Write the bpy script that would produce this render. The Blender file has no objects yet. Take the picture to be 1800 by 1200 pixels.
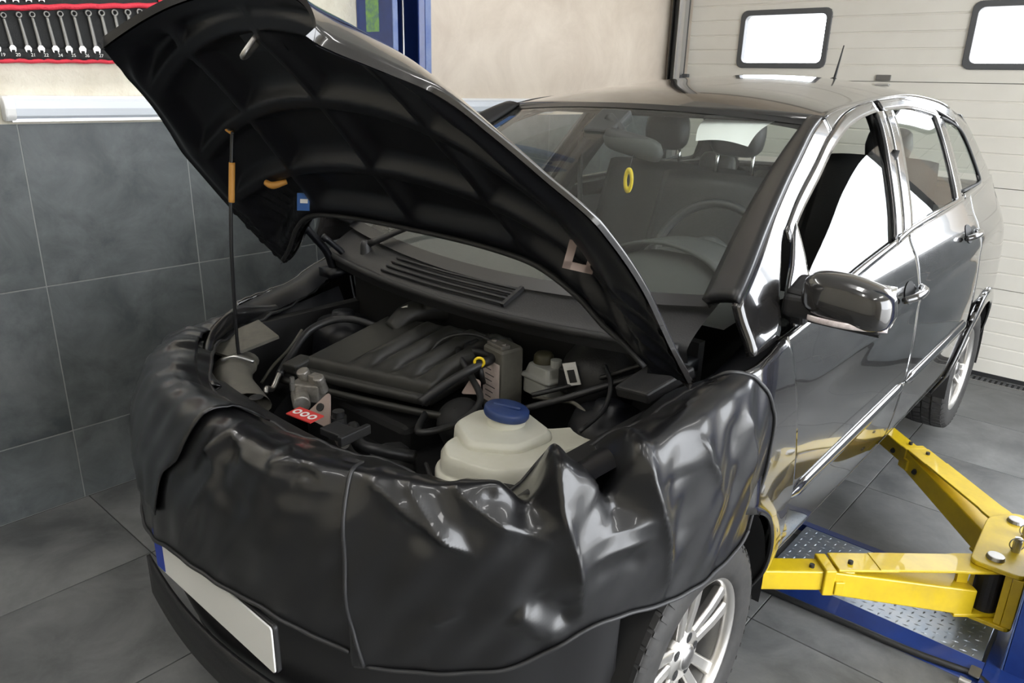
import bpy, bmesh, math, random
import numpy as np
from mathutils import Matrix, Vector
random.seed(7); np.random.seed(7)
SC = bpy.context.scene
COL = SC.collection

# ---------------------------------------------------------------- camera
cam_d = bpy.data.cameras.new('camera'); cam = bpy.data.objects.new('camera', cam_d); COL.objects.link(cam)
F_PX, YAW, PITCH, ROLL = 1310.36, 0.7158, 0.3321, 0.0272
CAM = Vector((1.4625, -1.4033, 1.6837))
cy_, sy_, cp_, sp_ = math.cos(YAW), math.sin(YAW), math.cos(PITCH), math.sin(PITCH)
fwd = Vector((-sy_*cp_, cy_*cp_, -sp_)); rgt = Vector((cy_, sy_, 0)); upv = rgt.cross(fwd)
r2 = math.cos(ROLL)*rgt + math.sin(ROLL)*upv; u2 = -math.sin(ROLL)*rgt + math.cos(ROLL)*upv
m = Matrix.Identity(4)
for i in range(3):
    m[i][0] = r2[i]; m[i][1] = u2[i]; m[i][2] = -fwd[i]; m[i][3] = CAM[i]
cam.matrix_world = m
cam_d.sensor_width = 36.0; cam_d.lens = F_PX*36/1800; cam_d.clip_start = .05; cam_d.clip_end = 200
SC.camera = cam
# ---------------------------------------------------------------- world, exposure
w = bpy.data.worlds.new('daylight'); SC.world = w; w.use_nodes = True
bg = w.node_tree.nodes['Background']; bg.inputs[0].default_value = (.93, .96, 1, 1); bg.inputs[1].default_value = 9.0
SC.view_settings.view_transform = 'Standard'; SC.view_settings.look = 'None'
SC.view_settings.gamma = 1.0; SC.view_settings.use_curve_mapping = False
SC.view_settings.exposure = 0.15

# ---------------------------------------------------------------- materials
def nd(nt, t, **k):
    n = nt.nodes.new(t)
    for a, b in k.items(): setattr(n, a, b)
    return n
def mat(name, col, rough=.5, metal=0, coat=0, var=None, vscale=6, vdetail=4, bump=0, bscale=40, emit=0, spec=.5,
        rvar=0, sheen=0, vdist=0, transl=0, bdist=.004, sss=0):
    ma = bpy.data.materials.new(name); ma.use_nodes = True; nt = ma.node_tree
    b = nt.nodes['Principled BSDF']; I = b.inputs
    I['Base Color'].default_value = (*col, 1); I['Roughness'].default_value = rough; I['Metallic'].default_value = metal
    I['Coat Weight'].default_value = coat; I['Coat Roughness'].default_value = .03; I['Specular IOR Level'].default_value = spec
    I['Sheen Weight'].default_value = sheen
    if transl: I['Transmission Weight'].default_value = transl
    if sss:
        I['Subsurface Weight'].default_value = sss; I['Subsurface Radius'].default_value = (.02, .02, .02)
    tc = nd(nt, 'ShaderNodeTexCoord')
    if var or rvar:
        n = nd(nt, 'ShaderNodeTexNoise'); n.inputs['Scale'].default_value = vscale; n.inputs['Detail'].default_value = vdetail
        n.inputs['Distortion'].default_value = vdist; n.inputs['Roughness'].default_value = .68
        nt.links.new(tc.outputs['Object'], n.inputs['Vector'])
        rp = nd(nt, 'ShaderNodeValToRGB'); rp.color_ramp.elements[0].position = .33; rp.color_ramp.elements[1].position = .68
        nt.links.new(n.outputs['Fac'], rp.inputs[0])
        if var:
            rp.color_ramp.elements[0].color = (*col, 1); rp.color_ramp.elements[1].color = (*var, 1)
            nt.links.new(rp.outputs[0], I['Base Color'])
        if rvar:
            mr = nd(nt, 'ShaderNodeMapRange'); mr.inputs[3].default_value = rough; mr.inputs[4].default_value = rough+rvar
            nt.links.new(n.outputs['Fac'], mr.inputs[0]); nt.links.new(mr.outputs[0], I['Roughness'])
    if bump:
        n2 = nd(nt, 'ShaderNodeTexNoise'); n2.inputs['Scale'].default_value = bscale; n2.inputs['Detail'].default_value = 5
        nt.links.new(tc.outputs['Object'], n2.inputs['Vector'])
        bp = nd(nt, 'ShaderNodeBump'); bp.inputs['Strength'].default_value = bump; bp.inputs['Distance'].default_value = bdist
        nt.links.new(n2.outputs['Fac'], bp.inputs['Height']); nt.links.new(bp.outputs[0], I['Normal'])
    if emit:
        I['Emission Color'].default_value = (*col, 1); I['Emission Strength'].default_value = emit
    return ma
def glassmat(name, tint, ior=1.5, rough=0.0, dust=0):
    ma = bpy.data.materials.new(name); ma.use_nodes = True; nt = ma.node_tree; nt.nodes.clear()
    o = nd(nt, 'ShaderNodeOutputMaterial'); t = nd(nt, 'ShaderNodeBsdfTransparent'); g = nd(nt, 'ShaderNodeBsdfGlossy')
    t.inputs[0].default_value = (*tint, 1); g.inputs['Roughness'].default_value = rough
    fr = nd(nt, 'ShaderNodeFresnel'); ge = nd(nt, 'ShaderNodeNewGeometry'); mr = nd(nt, 'ShaderNodeMapRange')
    mr.inputs[3].default_value = ior; mr.inputs[4].default_value = 1/ior      # thin pane: same reflectance from both faces
    nt.links.new(ge.outputs['Backfacing'], mr.inputs[0]); nt.links.new(mr.outputs[0], fr.inputs[0])
    mx = nd(nt, 'ShaderNodeMixShader'); nt.links.new(fr.outputs[0], mx.inputs[0]); nt.links.new(t.outputs[0], mx.inputs[1]); nt.links.new(g.outputs[0], mx.inputs[2])
    last = mx
    if dust:
        d = nd(nt, 'ShaderNodeBsdfDiffuse'); d.inputs[0].default_value = (.6, .6, .56, 1)
        m2 = nd(nt, 'ShaderNodeMixShader'); m2.inputs[0].default_value = dust
        nt.links.new(mx.outputs[0], m2.inputs[1]); nt.links.new(d.outputs[0], m2.inputs[2]); last = m2
    nt.links.new(last.outputs[0], o.inputs[0]); return ma

PAINT = mat('black_car_paint', (.011, .0105, .011), .12, 0, 1.0, var=(.02, .0185, .0175), vscale=9, rvar=.1)
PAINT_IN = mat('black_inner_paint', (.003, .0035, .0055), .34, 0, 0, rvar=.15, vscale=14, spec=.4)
TRIM = mat('black_trim', (.012, .012, .013), .35)
GLOSSTRIM = mat('gloss_pillar_trim', (.02, .02, .021), .1, coat=1)
PLASTIC = mat('black_plastic', (.011, .011, .012), .5, bump=.15, bscale=220)
GREYPL = mat('grey_plastic', (.085, .081, .068), .55, var=(.13, .122, .1), vscale=12)
ENGPL = mat('engine_cover_plastic', (.016, .0158, .014), .38, var=(.026, .0255, .022), vscale=18, rvar=.15)
BAY = mat('bay_dark', (.006, .006, .0065), .65)
RUBBER = mat('rubber', (.012, .012, .0125), .6)
TYRE = mat('tyre_rubber', (.017, .0165, .016), .68, var=(.032, .03, .028), vscale=22)
HOSE = mat('hose_rubber', (.014, .0142, .015), .42)
ALLOY = mat('alloy_silver', (.62, .60, .57), .26, .9, rvar=.12, vscale=30)
ALLOYD = mat('alloy_dark', (.2, .195, .19), .35, .85)
STEEL = mat('steel', (.45, .44, .42), .35, .9)
SPAN = mat('spanner_steel', (.24, .235, .22), .38, .85, rvar=.15, vscale=60)
CASTAL = mat('cast_aluminium', (.22, .205, .185), .5, .7, var=(.36, .34, .31), vscale=30)
CHROME = mat('bright_chrome', (.8, .8, .8), .12, 1)
SATIN = mat('satin_metal', (.55, .55, .55), .3, .9)
VINYL = mat('black_vinyl', (.007, .007, .0078), .29, coat=.3, bump=.09, bscale=420, rvar=.08, vscale=4, bdist=.001)
VINYLE = mat('vinyl_binding', (.02, .02, .021), .5)
YELLOW = mat('yellow_enamel', (.66, .47, .010), .35, coat=.3, var=(.52, .36, .012), vscale=7, bump=.1, bscale=60, bdist=.002)
BLUE = mat('blue_enamel', (.006, .022, .13), .35, coat=.3, var=(.012, .04, .2), vscale=5)
BLUEL = mat('blue_enamel_pale', (.05, .1, .3), .45, var=(.15, .2, .36), vscale=8)  # paler, mottled blue for one post lip and the edge strip
GREEN = mat('green_label', (.22, .42, .06), .5, var=(.05, .12, .2), vscale=22, vdetail=5)
WALLT = mat('slate_wall_tile', (.056, .066, .071), .42, var=(.165, .178, .182), vscale=3.2, vdetail=12, vdist=.35, bump=.12, bscale=30, rvar=.2)
WALLT2 = mat('slate_wall_tile_b', (.064, .073, .077), .42, var=(.14, .154, .158), vscale=5, vdetail=12, vdist=.5, bump=.12, bscale=30, rvar=.2)
FLOORT = mat('slate_floor_tile', (.068, .071, .072), .36, var=(.19, .193, .19), vscale=2.8, vdetail=12, vdist=.3, bump=.1, bscale=28, rvar=.25)
FLOORT2 = mat('slate_floor_tile_b', (.08, .083, .083), .36, var=(.16, .163, .161), vscale=4.5, vdetail=12, vdist=.4, bump=.1, bscale=28, rvar=.25)
GROUT = mat('grout', (.26, .27, .265), .9)
GROUTF = mat('floor_grout', (.02, .021, .021), .9)
PLASTER = mat('cream_plaster', (.62, .575, .47), .85, var=(.74, .70, .60), vscale=5, vdetail=8, bump=.9, bscale=26, bdist=.012)
PLASTER2 = mat('beige_plaster', (.58, .50, .41), .8, var=(.70, .62, .52), vscale=2.4, vdetail=8, vdist=.6, bump=.35, bscale=9, bdist=.012)
CEIL = mat('ceiling_paint', (.6, .6, .58), .9)
DOORP = mat('door_panel_cream', (.60, .575, .51), .45, var=(.66, .635, .57), vscale=1.3, bump=.12, bscale=90, bdist=.001)
DOORJ = mat('door_joint', (.2, .19, .17), .7)
FRAMEG = mat('grey_frame', (.07, .072, .075), .45)
WHITE = mat('white_plastic', (.8, .8, .79), .3)
DIFFUSER = mat('frosted_diffuser', (.66, .70, .76), .35, coat=.4)
PAPER = mat('white_paper', (.88, .88, .88), .7)
SEAT = mat('dark_seat_leather', (.032, .032, .033), .42, bump=.2, bscale=120)
DASH = mat('dash_plastic', (.05, .052, .05), .6)
TANK = mat('milky_plastic', (.66, .645, .54), .38, var=(.72, .71, .62), vscale=9, sss=.25)
BRAKE = mat('brake_reservoir_plastic', (.33, .335, .31), .4, sss=.2)
BCAP = mat('blue_cap', (.012, .035, .15), .45, var=(.03, .055, .15), vscale=25)
DARKCAP = mat('olive_cap', (.05, .045, .022), .45)
LABELP = mat('printed_label', (.72, .62, .58), .6, var=(.6, .5, .47), vscale=60)
LABELW = mat('white_label', (.75, .74, .71), .55)
REDL = mat('red_label', (.55, .045, .04), .5)
INK = mat('dark_print', (.03, .03, .03), .6)
ORANGE = mat('orange_plastic', (.55, .26, .05), .5)
YCLIP = mat('yellow_plastic', (.85, .62, .02), .4)
BTAG = mat('blue_tag', (.01, .09, .33), .5)
FOAM = mat('pink_foam', (.32, .245, .215), .9)
REDB = mat('red_binding', (.62, .03, .055), .7, bump=.6, bscale=160)
CLOTH = mat('black_cloth', (.016, .017, .017), .85, bump=.3, bscale=300)
TREADP = mat('diamond_plate', (.45, .47, .49), .35, .7, var=(.3, .36, .44), vscale=9)
PLATEW = mat('plate_white', (.72, .72, .70), .5)
PLATEB = mat('plate_blue', (.02, .05, .35), .5)
GLASS_WS = glassmat('windscreen_glass', (.90, .95, .925), 1.5, dust=.035)
GLASS_SD = glassmat('side_glass', (.84, .89, .86), 1.52, dust=.015)
GLASS_RR = glassmat('rear_glass', (.80, .85, .82), 1.5)
PANE = glassmat('acrylic_pane', (.95, .96, .97), 1.45)
CLEAR = mat('indicator_lens', (.7, .62, .6), .15, coat=1, var=(.45, .38, .36), vscale=70)
LAMP = mat('lamp_tube', (1, .98, .96), .5, emit=20)
HARM = mat('concrete_yard', (.55, .54, .52), .9)

# ---------------------------------------------------------------- mesh helpers
def tag(o, label=None, cat=None, group=None, kind=None):
    if label: o['label'] = label
    if cat: o['category'] = cat
    if group: o['group'] = group
    if kind: o['kind'] = kind
    return o
def link(o, parent=None):
    COL.objects.link(o)
    if parent is not None:
        o.parent = parent
        if parent.type == 'EMPTY': o.matrix_parent_inverse = Matrix.Translation(-Vector(parent.location))
    return o
def empty(name, loc, label=None, cat=None, group=None):
    e = bpy.data.objects.new(name, None); e.location = loc; e.empty_display_size = .1; COL.objects.link(e)
    return tag(e, label, cat, group)
def add(name, vf, ma, parent=None, smooth=True, solid=0, bevel=0, sub=0, off=-1, seg=2, mats=None):
    V, Fc = vf[0], vf[1]
    me = bpy.data.meshes.new(name); me.from_pydata([tuple(map(float, v)) for v in V], [], [tuple(f) for f in Fc])
    me.materials.append(ma)
    bm = bmesh.new(); bm.from_mesh(me); bmesh.ops.remove_doubles(bm, verts=bm.verts, dist=1e-5)
    if not solid: bmesh.ops.recalc_face_normals(bm, faces=bm.faces)
    bm.to_mesh(me); bm.free()
    if smooth:
        for p in me.polygons: p.use_smooth = True
    o = bpy.data.objects.new(name, me); link(o, parent)
    if solid:
        s = o.modifiers.new('solid', 'SOLIDIFY'); s.thickness = solid; s.offset = off
    if bevel:
        b = o.modifiers.new('bevel', 'BEVEL'); b.width = bevel; b.segments = seg; b.limit_method = 'ANGLE'; b.angle_limit = .6
        if smooth:
            wn = o.modifiers.new('wn', 'WEIGHTED_NORMAL')
    if sub:
        s = o.modifiers.new('sub', 'SUBSURF'); s.levels = sub; s.render_levels = sub
    return o
def join(*vfs):
    V, Fc = [], []
    for v, f in vfs:
        n = len(V); V += [tuple(q) for q in v]; Fc += [tuple(i+n for i in g) for g in f]
    return V, Fc
def box(c, s, rot=None):
    V = [Vector((x*s[0]/2, y*s[1]/2, z*s[2]/2)) for x in (-1, 1) for y in (-1, 1) for z in (-1, 1)]
    if rot is not None: V = [rot @ v for v in V]
    V = [v+Vector(c) for v in V]
    return V, [(0, 1, 3, 2), (4, 6, 7, 5), (0, 4, 5, 1), (2, 3, 7, 6), (0, 2, 6, 4), (1, 5, 7, 3)]
def bx(x0, x1, y0, y1, z0, z1): return box(((x0+x1)/2, (y0+y1)/2, (z0+z1)/2), (x1-x0, y1-y0, z1-z0))
def RZ(a): return Matrix.Rotation(a, 3, 'Z')
def RX(a): return Matrix.Rotation(a, 3, 'X')
def RY(a): return Matrix.Rotation(a, 3, 'Y')
def xf(vf, rot=None, loc=(0, 0, 0)):
    V = [(rot @ Vector(v) if rot is not None else Vector(v))+Vector(loc) for v in vf[0]]
    return V, vf[1]
def mirx(vf): return [(-v[0], v[1], v[2]) for v in vf[0]], [tuple(reversed(f)) for f in vf[1]]
def crv(P, n=8, closed=False):
    P = np.array(P, float)
    if closed: Q = np.vstack([P[-1], P, P[0], P[1]]); N = len(P)
    else: Q = np.vstack([2*P[0]-P[1], P, 2*P[-1]-P[-2]]); N = len(P)-1
    o = []
    for i in range(N):
        a, b, c, d = Q[i:i+4]
        for t in np.linspace(0, 1, n, endpoint=False):
            o.append(.5*(2*b+(c-a)*t+(2*a-5*b+4*c-d)*t*t+(3*b-a-3*c+d)*t**3))
    if not closed: o.append(P[-1])
    return np.array(o)
def tube(P, r, seg=8, n=6, smooth=True, cap=True):
    P = crv(P, n) if smooth and len(P) > 2 else np.array(P, float)
    V, Fc = [], []; N = len(P); nrm = None
    rs = r if hasattr(r, '__len__') else None
    for i in range(N):
        t = Vector(P[min(i+1, N-1)]-P[max(i-1, 0)]).normalized()
        if nrm is None: nrm = t.orthogonal().normalized()
        nrm = (nrm-t*nrm.dot(t)).normalized(); b = t.cross(nrm)
        rr = float(np.interp(i/(N-1), np.linspace(0, 1, len(rs)), rs)) if rs is not None else float(r)
        for k in range(seg):
            a = 2*math.pi*k/seg; V.append(Vector(P[i])+rr*(math.cos(a)*nrm+math.sin(a)*b))
    for i in range(N-1):
        for k in range(seg):
            Fc.append((i*seg+k, i*seg+(k+1) % seg, (i+1)*seg+(k+1) % seg, (i+1)*seg+k))
    if cap: Fc.append(tuple(range(seg))[::-1]); Fc.append(tuple((N-1)*seg+k for k in range(seg)))
    return V, Fc
def lathe(prof, seg=32, axis='Z', arc=None):
    V, Fc = [], []; n = len(prof)
    for k in range(seg):
        a = 2*math.pi*k/seg
        for r, h in prof:
            c, s = r*math.cos(a), r*math.sin(a)
            V.append((c, s, h) if axis == 'Z' else ((h, c, s) if axis == 'X' else (s, h, c)))
    for k in range(seg):
        for i in range(n-1):
            Fc.append((k*n+i, ((k+1) % seg)*n+i, ((k+1) % seg)*n+i+1, k*n+i+1))
    return V, Fc
def cyl(c, r, h, seg=20, axis='Z', r2=None):
    r2 = r if r2 is None else r2
    vf = lathe([(1e-5, -h/2), (r, -h/2), (r2, h/2), (1e-5, h/2)], seg, axis)
    return xf(vf, None, c)
def grid(fn, nu, nv):
    V = [fn(i/(nu-1), j/(nv-1)) for i in range(nu) for j in range(nv)]
    Fc = [(i*nv+j, (i+1)*nv+j, (i+1)*nv+j+1, i*nv+j+1) for i in range(nu-1) for j in range(nv-1)]
    return V, Fc
def prism(poly, z0, z1):
    n = len(poly); V = [(p[0], p[1], z0) for p in poly]+[(p[0], p[1], z1) for p in poly]
    Fc = [tuple(range(n))[::-1], tuple(range(n, 2*n))]+[(i, (i+1) % n, n+(i+1) % n, n+i) for i in range(n)]
    return V, Fc
def rrect(w_, h_, r, n=5):
    o = []
    for cx, cy, a0 in ((w_/2-r, h_/2-r, 0), (-w_/2+r, h_/2-r, 90), (-w_/2+r, -h_/2+r, 180), (w_/2-r, -h_/2+r, 270)):
        for k in range(n+1):
            a = math.radians(a0+90*k/n); o.append((cx+r*math.cos(a), cy+r*math.sin(a)))
    return o
def mono(xs_, ys_):
    xs_ = np.array(xs_, float); ys_ = np.array(ys_, float); h = np.diff(xs_); d = np.diff(ys_)/h
    mm = np.r_[d[0], [(0 if d[i-1]*d[i] <= 0 else 2*d[i-1]*d[i]/(d[i-1]+d[i])) for i in range(1, len(d))], d[-1]]
    def f(x):
        x = min(max(x, xs_[0]), xs_[-1]); i = min(int(np.searchsorted(xs_, x, 'right')-1), len(h)-1); i = max(i, 0); t = (x-xs_[i])/h[i]
        return ((2*t**3-3*t*t+1)*ys_[i]+(t**3-2*t*t+t)*h[i]*mm[i]+(-2*t**3+3*t*t)*ys_[i+1]+(t**3-t*t)*h[i]*mm[i+1])
    return f
def sstep(a, b, x):
    t = min(max((x-a)/(b-a), 0), 1); return t*t*(3-2*t)
def dup(o, parent=None, **kw):
    c = o.copy(); COL.objects.link(c)
    if parent is not None: c.parent = parent
    for ch in list(o.children):
        d = ch.copy(); COL.objects.link(d); d.parent = c
        for g in list(ch.children):
            e = g.copy(); COL.objects.link(e); e.parent = d
    return c
def text(name, s, size, loc, rot, ma, parent, ext=.0004):
    cu = bpy.data.curves.new(name, 'FONT'); cu.body = s; cu.size = size; cu.extrude = ext; cu.align_x = 'CENTER'; cu.align_y = 'CENTER'
    t = bpy.data.objects.new(name, cu); COL.objects.link(t)
    bpy.context.view_layer.update()
    me = bpy.data.meshes.new_from_object(t.evaluated_get(bpy.context.evaluated_depsgraph_get()))
    bpy.data.objects.remove(t)
    o = bpy.data.objects.new(name, me); me.materials.clear(); me.materials.append(ma)
    me.transform(Matrix.Translation(Vector(loc)) @ rot.to_4x4()); link(o, parent); return o
# ================================================================= the room
WX, DY, RX_, FY, CZ = -1.67, 3.92, 4.1, -4.6, 3.7
floor = tag(add('floor', bx(WX-.2, RX_+.2, FY-.2, DY+.4, -.12, -.004), GROUTF, smooth=False), kind='structure')
T, G = .603, .004
def tiles(parent, name, cells, mats, th):
    cache = {}
    for (lo, hi, plane) in cells:
        s = tuple(round(hi[i]-lo[i], 4) for i in range(3))
        k = random.randint(0, len(mats)-1)
        if (s, k) not in cache:
            o = add(name, box((0, 0, 0), s), mats[k], None, smooth=False, bevel=.0022, seg=1); COL.objects.unlink(o); cache[(s, k)] = o.data
            me = o.data; bpy.data.objects.remove(o)
        o = bpy.data.objects.new(name, cache[(s, k)]); b = o.modifiers.new('bevel', 'BEVEL'); b.width = .0012; b.segments = 1
        o.location = [(lo[i]+hi[i])/2 for i in range(3)]; COL.objects.link(o); o.parent = parent
def tilemats(base, n):
    # the same stone, each tile cut from another spot of the veining
    out = []
    for i in range(n):
        c = base[i % len(base)].copy(); nt = c.node_tree; tc = [q for q in nt.nodes if q.type == 'TEX_COORD'][0]
        mp = nd(nt, 'ShaderNodeMapping'); mp.inputs['Location'].default_value = (i*3.7, i*1.9, i*2.3); mp.inputs['Rotation'].default_value = (0, 0, i*1.3)
        for l in list(nt.links):
            if l.from_node == tc:
                s = l.to_socket; nt.links.remove(l); nt.links.new(mp.outputs[0], s)
        nt.links.new(tc.outputs['Object'], mp.inputs['Vector']); out.append(c)
    return out
FM = tilemats([FLOORT, FLOORT2], 6); WM = tilemats([WALLT, WALLT2], 6)
cells = []
y = -.49-6*T
while y < DY:
    x = -1.085-T
    while x < RX_-.1:
        x0, x1, y0, y1 = max(x, WX)+G/2, min(x+T, RX_)-G/2, y+G/2, min(y+T, DY-.1)-G/2
        if x1-x0 > .02 and y1-y0 > .02: cells.append(((x0, y0, -.012), (x1, y1, 0), 'z'))
        x += T
    y += T
tiles(floor, 'floor_tile', cells, FM, .012)
# left wall: plaster above, tiles below
wl = tag(add('wall_left', bx(WX-.25, WX-.012, FY, DY+.3, 0, CZ), PLASTER, smooth=False), kind='structure')
add('plaster_coat', bx(WX-.012, WX-.002, FY, 1.12, 1.50, CZ), PLASTER, wl, smooth=False)
add('plaster_coat', bx(WX-.012, WX-.002, 1.12, DY-.02, 1.50, CZ), PLASTER2, wl, smooth=False)
add('tile_bed', bx(WX-.012, WX-.0002, FY, DY-.02, 0, 1.505), GROUT, wl, smooth=False)
cells = []
for k in range(-6, 8):
    y0 = -.506+k*T
    for z0, z1 in ((.0, .308), (.308, .911), (.911, 1.505)):
        y1 = min(y0+T, DY-.03)
        if y1-y0 > .05: cells.append(((WX-.008, y0+.002, z0+.002), (WX+.001, y1-.002, z1-.002), 'x'))
tiles(wl, 'wall_tile', cells, WM, .01)
# back wall with sectional door, left reveal, bay opening to the right
DX0, DX1, DTOP = -1.50, 1.12, 2.95
wb = tag(add('wall_back', join(bx(WX-.25, DX0, DY, DY+.3, 0, CZ), bx(DX0, RX_+.2, DY, DY+.3, 3.05, CZ), bx(DX1-.02, 1.27, DY+.05, DY+.3, 0, 3.05), bx(3.85, RX_+.2, DY, DY+.3, 0, 3.05), bx(1.27, 3.85, DY+.05, DY+.3, 0, 1.22)), PLASTER2, smooth=False), kind='structure')
tag(add('wall_right', join(bx(RX_, RX_+.2, FY, -1.6, 0, CZ), bx(RX_, RX_+.2, 3.3, DY+.3, 0, CZ), bx(RX_, RX_+.2, -1.6, 3.3, 3.2, CZ)), PLASTER, smooth=False), kind='structure')
tag(add('wall_front', bx(WX-.25, RX_+.2, FY-.2, FY, 0, CZ), PLASTER, smooth=False), kind='structure')
tag(add('ceiling', bx(WX-.25, RX_+.2, FY-.2, DY+.3, CZ, CZ+.2), CEIL, smooth=False), kind='structure')
tag(add('yard_ground', join(bx(-8, 24, DY+.3, 24, -.14, -.02), bx(RX_+.2, 24, -16, DY+.3, -.14, -.02)), HARM, smooth=False), kind='structure')
cells = []
for k in range(6):
    x0 = DX1+.02+k*T; x1 = min(x0+T, RX_-.02)
    for z0, z1 in ((.0, .308), (.308, .911), (.911, 1.215)):
        if x1-x0 > .05: cells.append(((x0+.0015, DY+.04, z0+.0015), (x1-.0015, DY+.05, z1-.0015), 'y'))
tiles(wb, 'wall_tile', cells, WM, .01)
# sectional door: one panel object per section, five ribs each, two windows in the upper section
door = tag(add('door_1', bx(DX0-.02, DX1+.02, DY+.045, DY+.05, 3.0, 3.05), DOORJ, smooth=False), kind='structure')
secs = [(.03, .568), (.572, 1.168), (1.172, 1.758), (1.762, 2.348), (2.352, 2.95)]
WINS = [(-1.10, -.49, 1.845, 2.20), (.335, .96, 1.845, 2.20)]
def ribbed(x0, x1, z0, z1, ribs):
    # profile in (y,z): flat fields with shallow vee grooves between
    prof = [(0, z0)]
    for r in ribs:
        if z0 < r < z1: prof += [(0, r-.010), (.005, r-.004), (.005, r+.001), (0, r+.004)]
    prof.append((0, z1))
    V, Fc = [], []
    for x in (x0, x1):
        for d, z in prof: V.append((x, DY+d, z))
        V.append((x, DY+.04, z1)); V.append((x, DY+.04, z0))
    n = len(prof)+2
    for i in range(n): Fc.append((i, (i+1) % n, n+(i+1) % n, n+i))
    Fc.append(tuple(range(n))); Fc.append(tuple(range(n, 2*n)))
    return V, Fc
for i, (z0, z1) in enumerate(secs):
    nr = 6 if i in (1, 3) else 6
    ribs = [z0+(z1-z0)*k/nr for k in range(1, nr)]
    if i == 3:
        parts = []; xs_ = [DX0, WINS[0][0], WINS[0][1], WINS[1][0], WINS[1][1], DX1]
        for k in range(5):
            if k % 2 == 0: parts.append(ribbed(xs_[k], xs_[k+1], z0, z1, ribs))
            else:
                wz = WINS[k//2]; parts += [ribbed(xs_[k], xs_[k+1], z0, wz[2], ribs), ribbed(xs_[k], xs_[k+1], wz[3], z1, ribs)]
        add('door_panel', join(*parts), DOORP, door, smooth=False)
    else: add('door_panel', ribbed(DX0, DX1, z0, z1, ribs), DOORP, door, smooth=False)
add('joint_backing', bx(DX0, DX1, DY+.040, DY+.048, 0, 1.80), DOORJ, door, smooth=False)
add('joint_backing', bx(DX0, DX1, DY+.040, DY+.048, 2.24, 3.0), DOORJ, door, smooth=False)
add('bottom_seal', bx(DX0, DX1, DY+.002, DY+.04, 0, .028), RUBBER, door, smooth=False)
for i, (x0, x1, z0, z1) in enumerate(WINS):
    wn = tag(empty('window_%d' % (i+1), ((x0+x1)/2, DY, z0)), kind='structure')
    cx, cz, ww, hh = (x0+x1)/2, (z0+z1)/2, x1-x0, z1-z0
    o_, i_ = rrect(ww+.02, hh+.02, .045), rrect(ww-.05, hh-.05, .035); n = len(o_); V = []
    for yy in (DY-.012, DY+.045):
        V += [(cx+a, yy, cz+b) for a, b in o_]+[(cx+a, yy, cz+b) for a, b in i_]
    Fc = []
    for k in range(n):
        q = (k+1) % n
        Fc += [(k, q, n+q, n+k), (2*n+k, 3*n+k, 3*n+q, 2*n+q), (k, 2*n+k, 2*n+q, q), (n+k, n+q, 3*n+q, 3*n+k)]
    add('window_frame', (V, Fc), FRAMEG, wn, smooth=False, bevel=.004)
    add('pane', ([(cx+a, DY+.015, cz+b) for a, b in i_], [tuple(range(n))]), PANE, wn, smooth=False)
w3 = tag(add('window_3', join(bx(1.27, 3.85, DY+.08, DY+.14, 1.22, 1.27), bx(1.27, 3.85, DY+.08, DY+.14, 3.0, 3.05), bx(1.27, 1.32, DY+.08, DY+.14, 1.27, 3.0), bx(3.80, 3.85, DY+.08, DY+.14, 1.27, 3.0), bx(2.55, 2.59, DY+.08, DY+.14, 1.27, 3.0)), FRAMEG, smooth=False), kind='structure')
for a, b in ((1.32, 2.55), (2.59, 3.80)): add('pane', ([(a, DY+.11, 1.27), (b, DY+.11, 1.27), (b, DY+.11, 3.0), (a, DY+.11, 3.0)], [(0, 1, 2, 3)]), PANE, w3, smooth=False)
# lift handle plate on the door joint
h = tag(empty('door_handle', (-.10, DY, 1.73), 'small grey recessed lift handle on the sectional door joint', 'handle'))
add('handle_plate', prism(rrect(.105, .095, .01), 0, .006), SATIN, h, smooth=False).matrix_world = Matrix.Translation((-.10, DY-.006, 1.765)) @ Matrix.Rotation(math.pi/2, 4, 'X')
add('handle_cup', bx(-.145, -.055, DY-.012, DY-.005, 1.765, 1.80), ALLOYD, h, smooth=False, bevel=.004)
add('handle_lip', bx(-.145, -.055, DY-.02, DY-.005, 1.735, 1.747), SATIN, h, smooth=False, bevel=.003)
# door side track and drain channel
tr = tag(add('trim_1', join(bx(DX0-.135, DX0-.02, DY-.03, DY+.0, 0, 3.1)), FRAMEG, smooth=False, bevel=.004), kind='structure')
add('track_rail', join(bx(DX0-.05, DX0-.015, DY-.085, DY-.03, 0, 3.1), bx(DX0-.05, DX0-.045, DY-.11, DY-.085, 0, 3.1)), SATIN, tr, smooth=False)
add('track_lip', bx(DX0-.135, DX0-.125, DY-.06, DY-.03, 0, 3.1), TRIM, tr, smooth=False)
for z in (1.76, 1.17, .57): add('roller_bracket', join(bx(DX0-.06, DX0+.03, DY-.045, DY-.012, z-.035, z+.03), cyl((DX0-.03, DY-.06, z), .022, .05, 14, 'X')), FRAMEG, tr, smooth=False, bevel=.003)
dr = tag(add('trim_2', bx(DX0, DX1+.05, DY-.098, DY-.0, -.03, -.008), BAY, smooth=False), kind='structure')
add('channel_edge', bx(DX0, DX1+.05, DY-.1, DY-.094, -.01, .002), STEEL, dr, smooth=False)
add('channel_edge', bx(DX0, DX1+.05, DY-.008, DY-.002, -.01, .002), STEEL, dr, smooth=False)
gb = add('grate_bar', bx(-.007, .007, -.042, .042, -.01, .001), FRAMEG, dr, smooth=False); gb.location = (DX1, DY-.05, 0)
for k in range(1, 58):
    c = gb.copy(); COL.objects.link(c); c.location.x = DX1-k*.03
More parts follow.
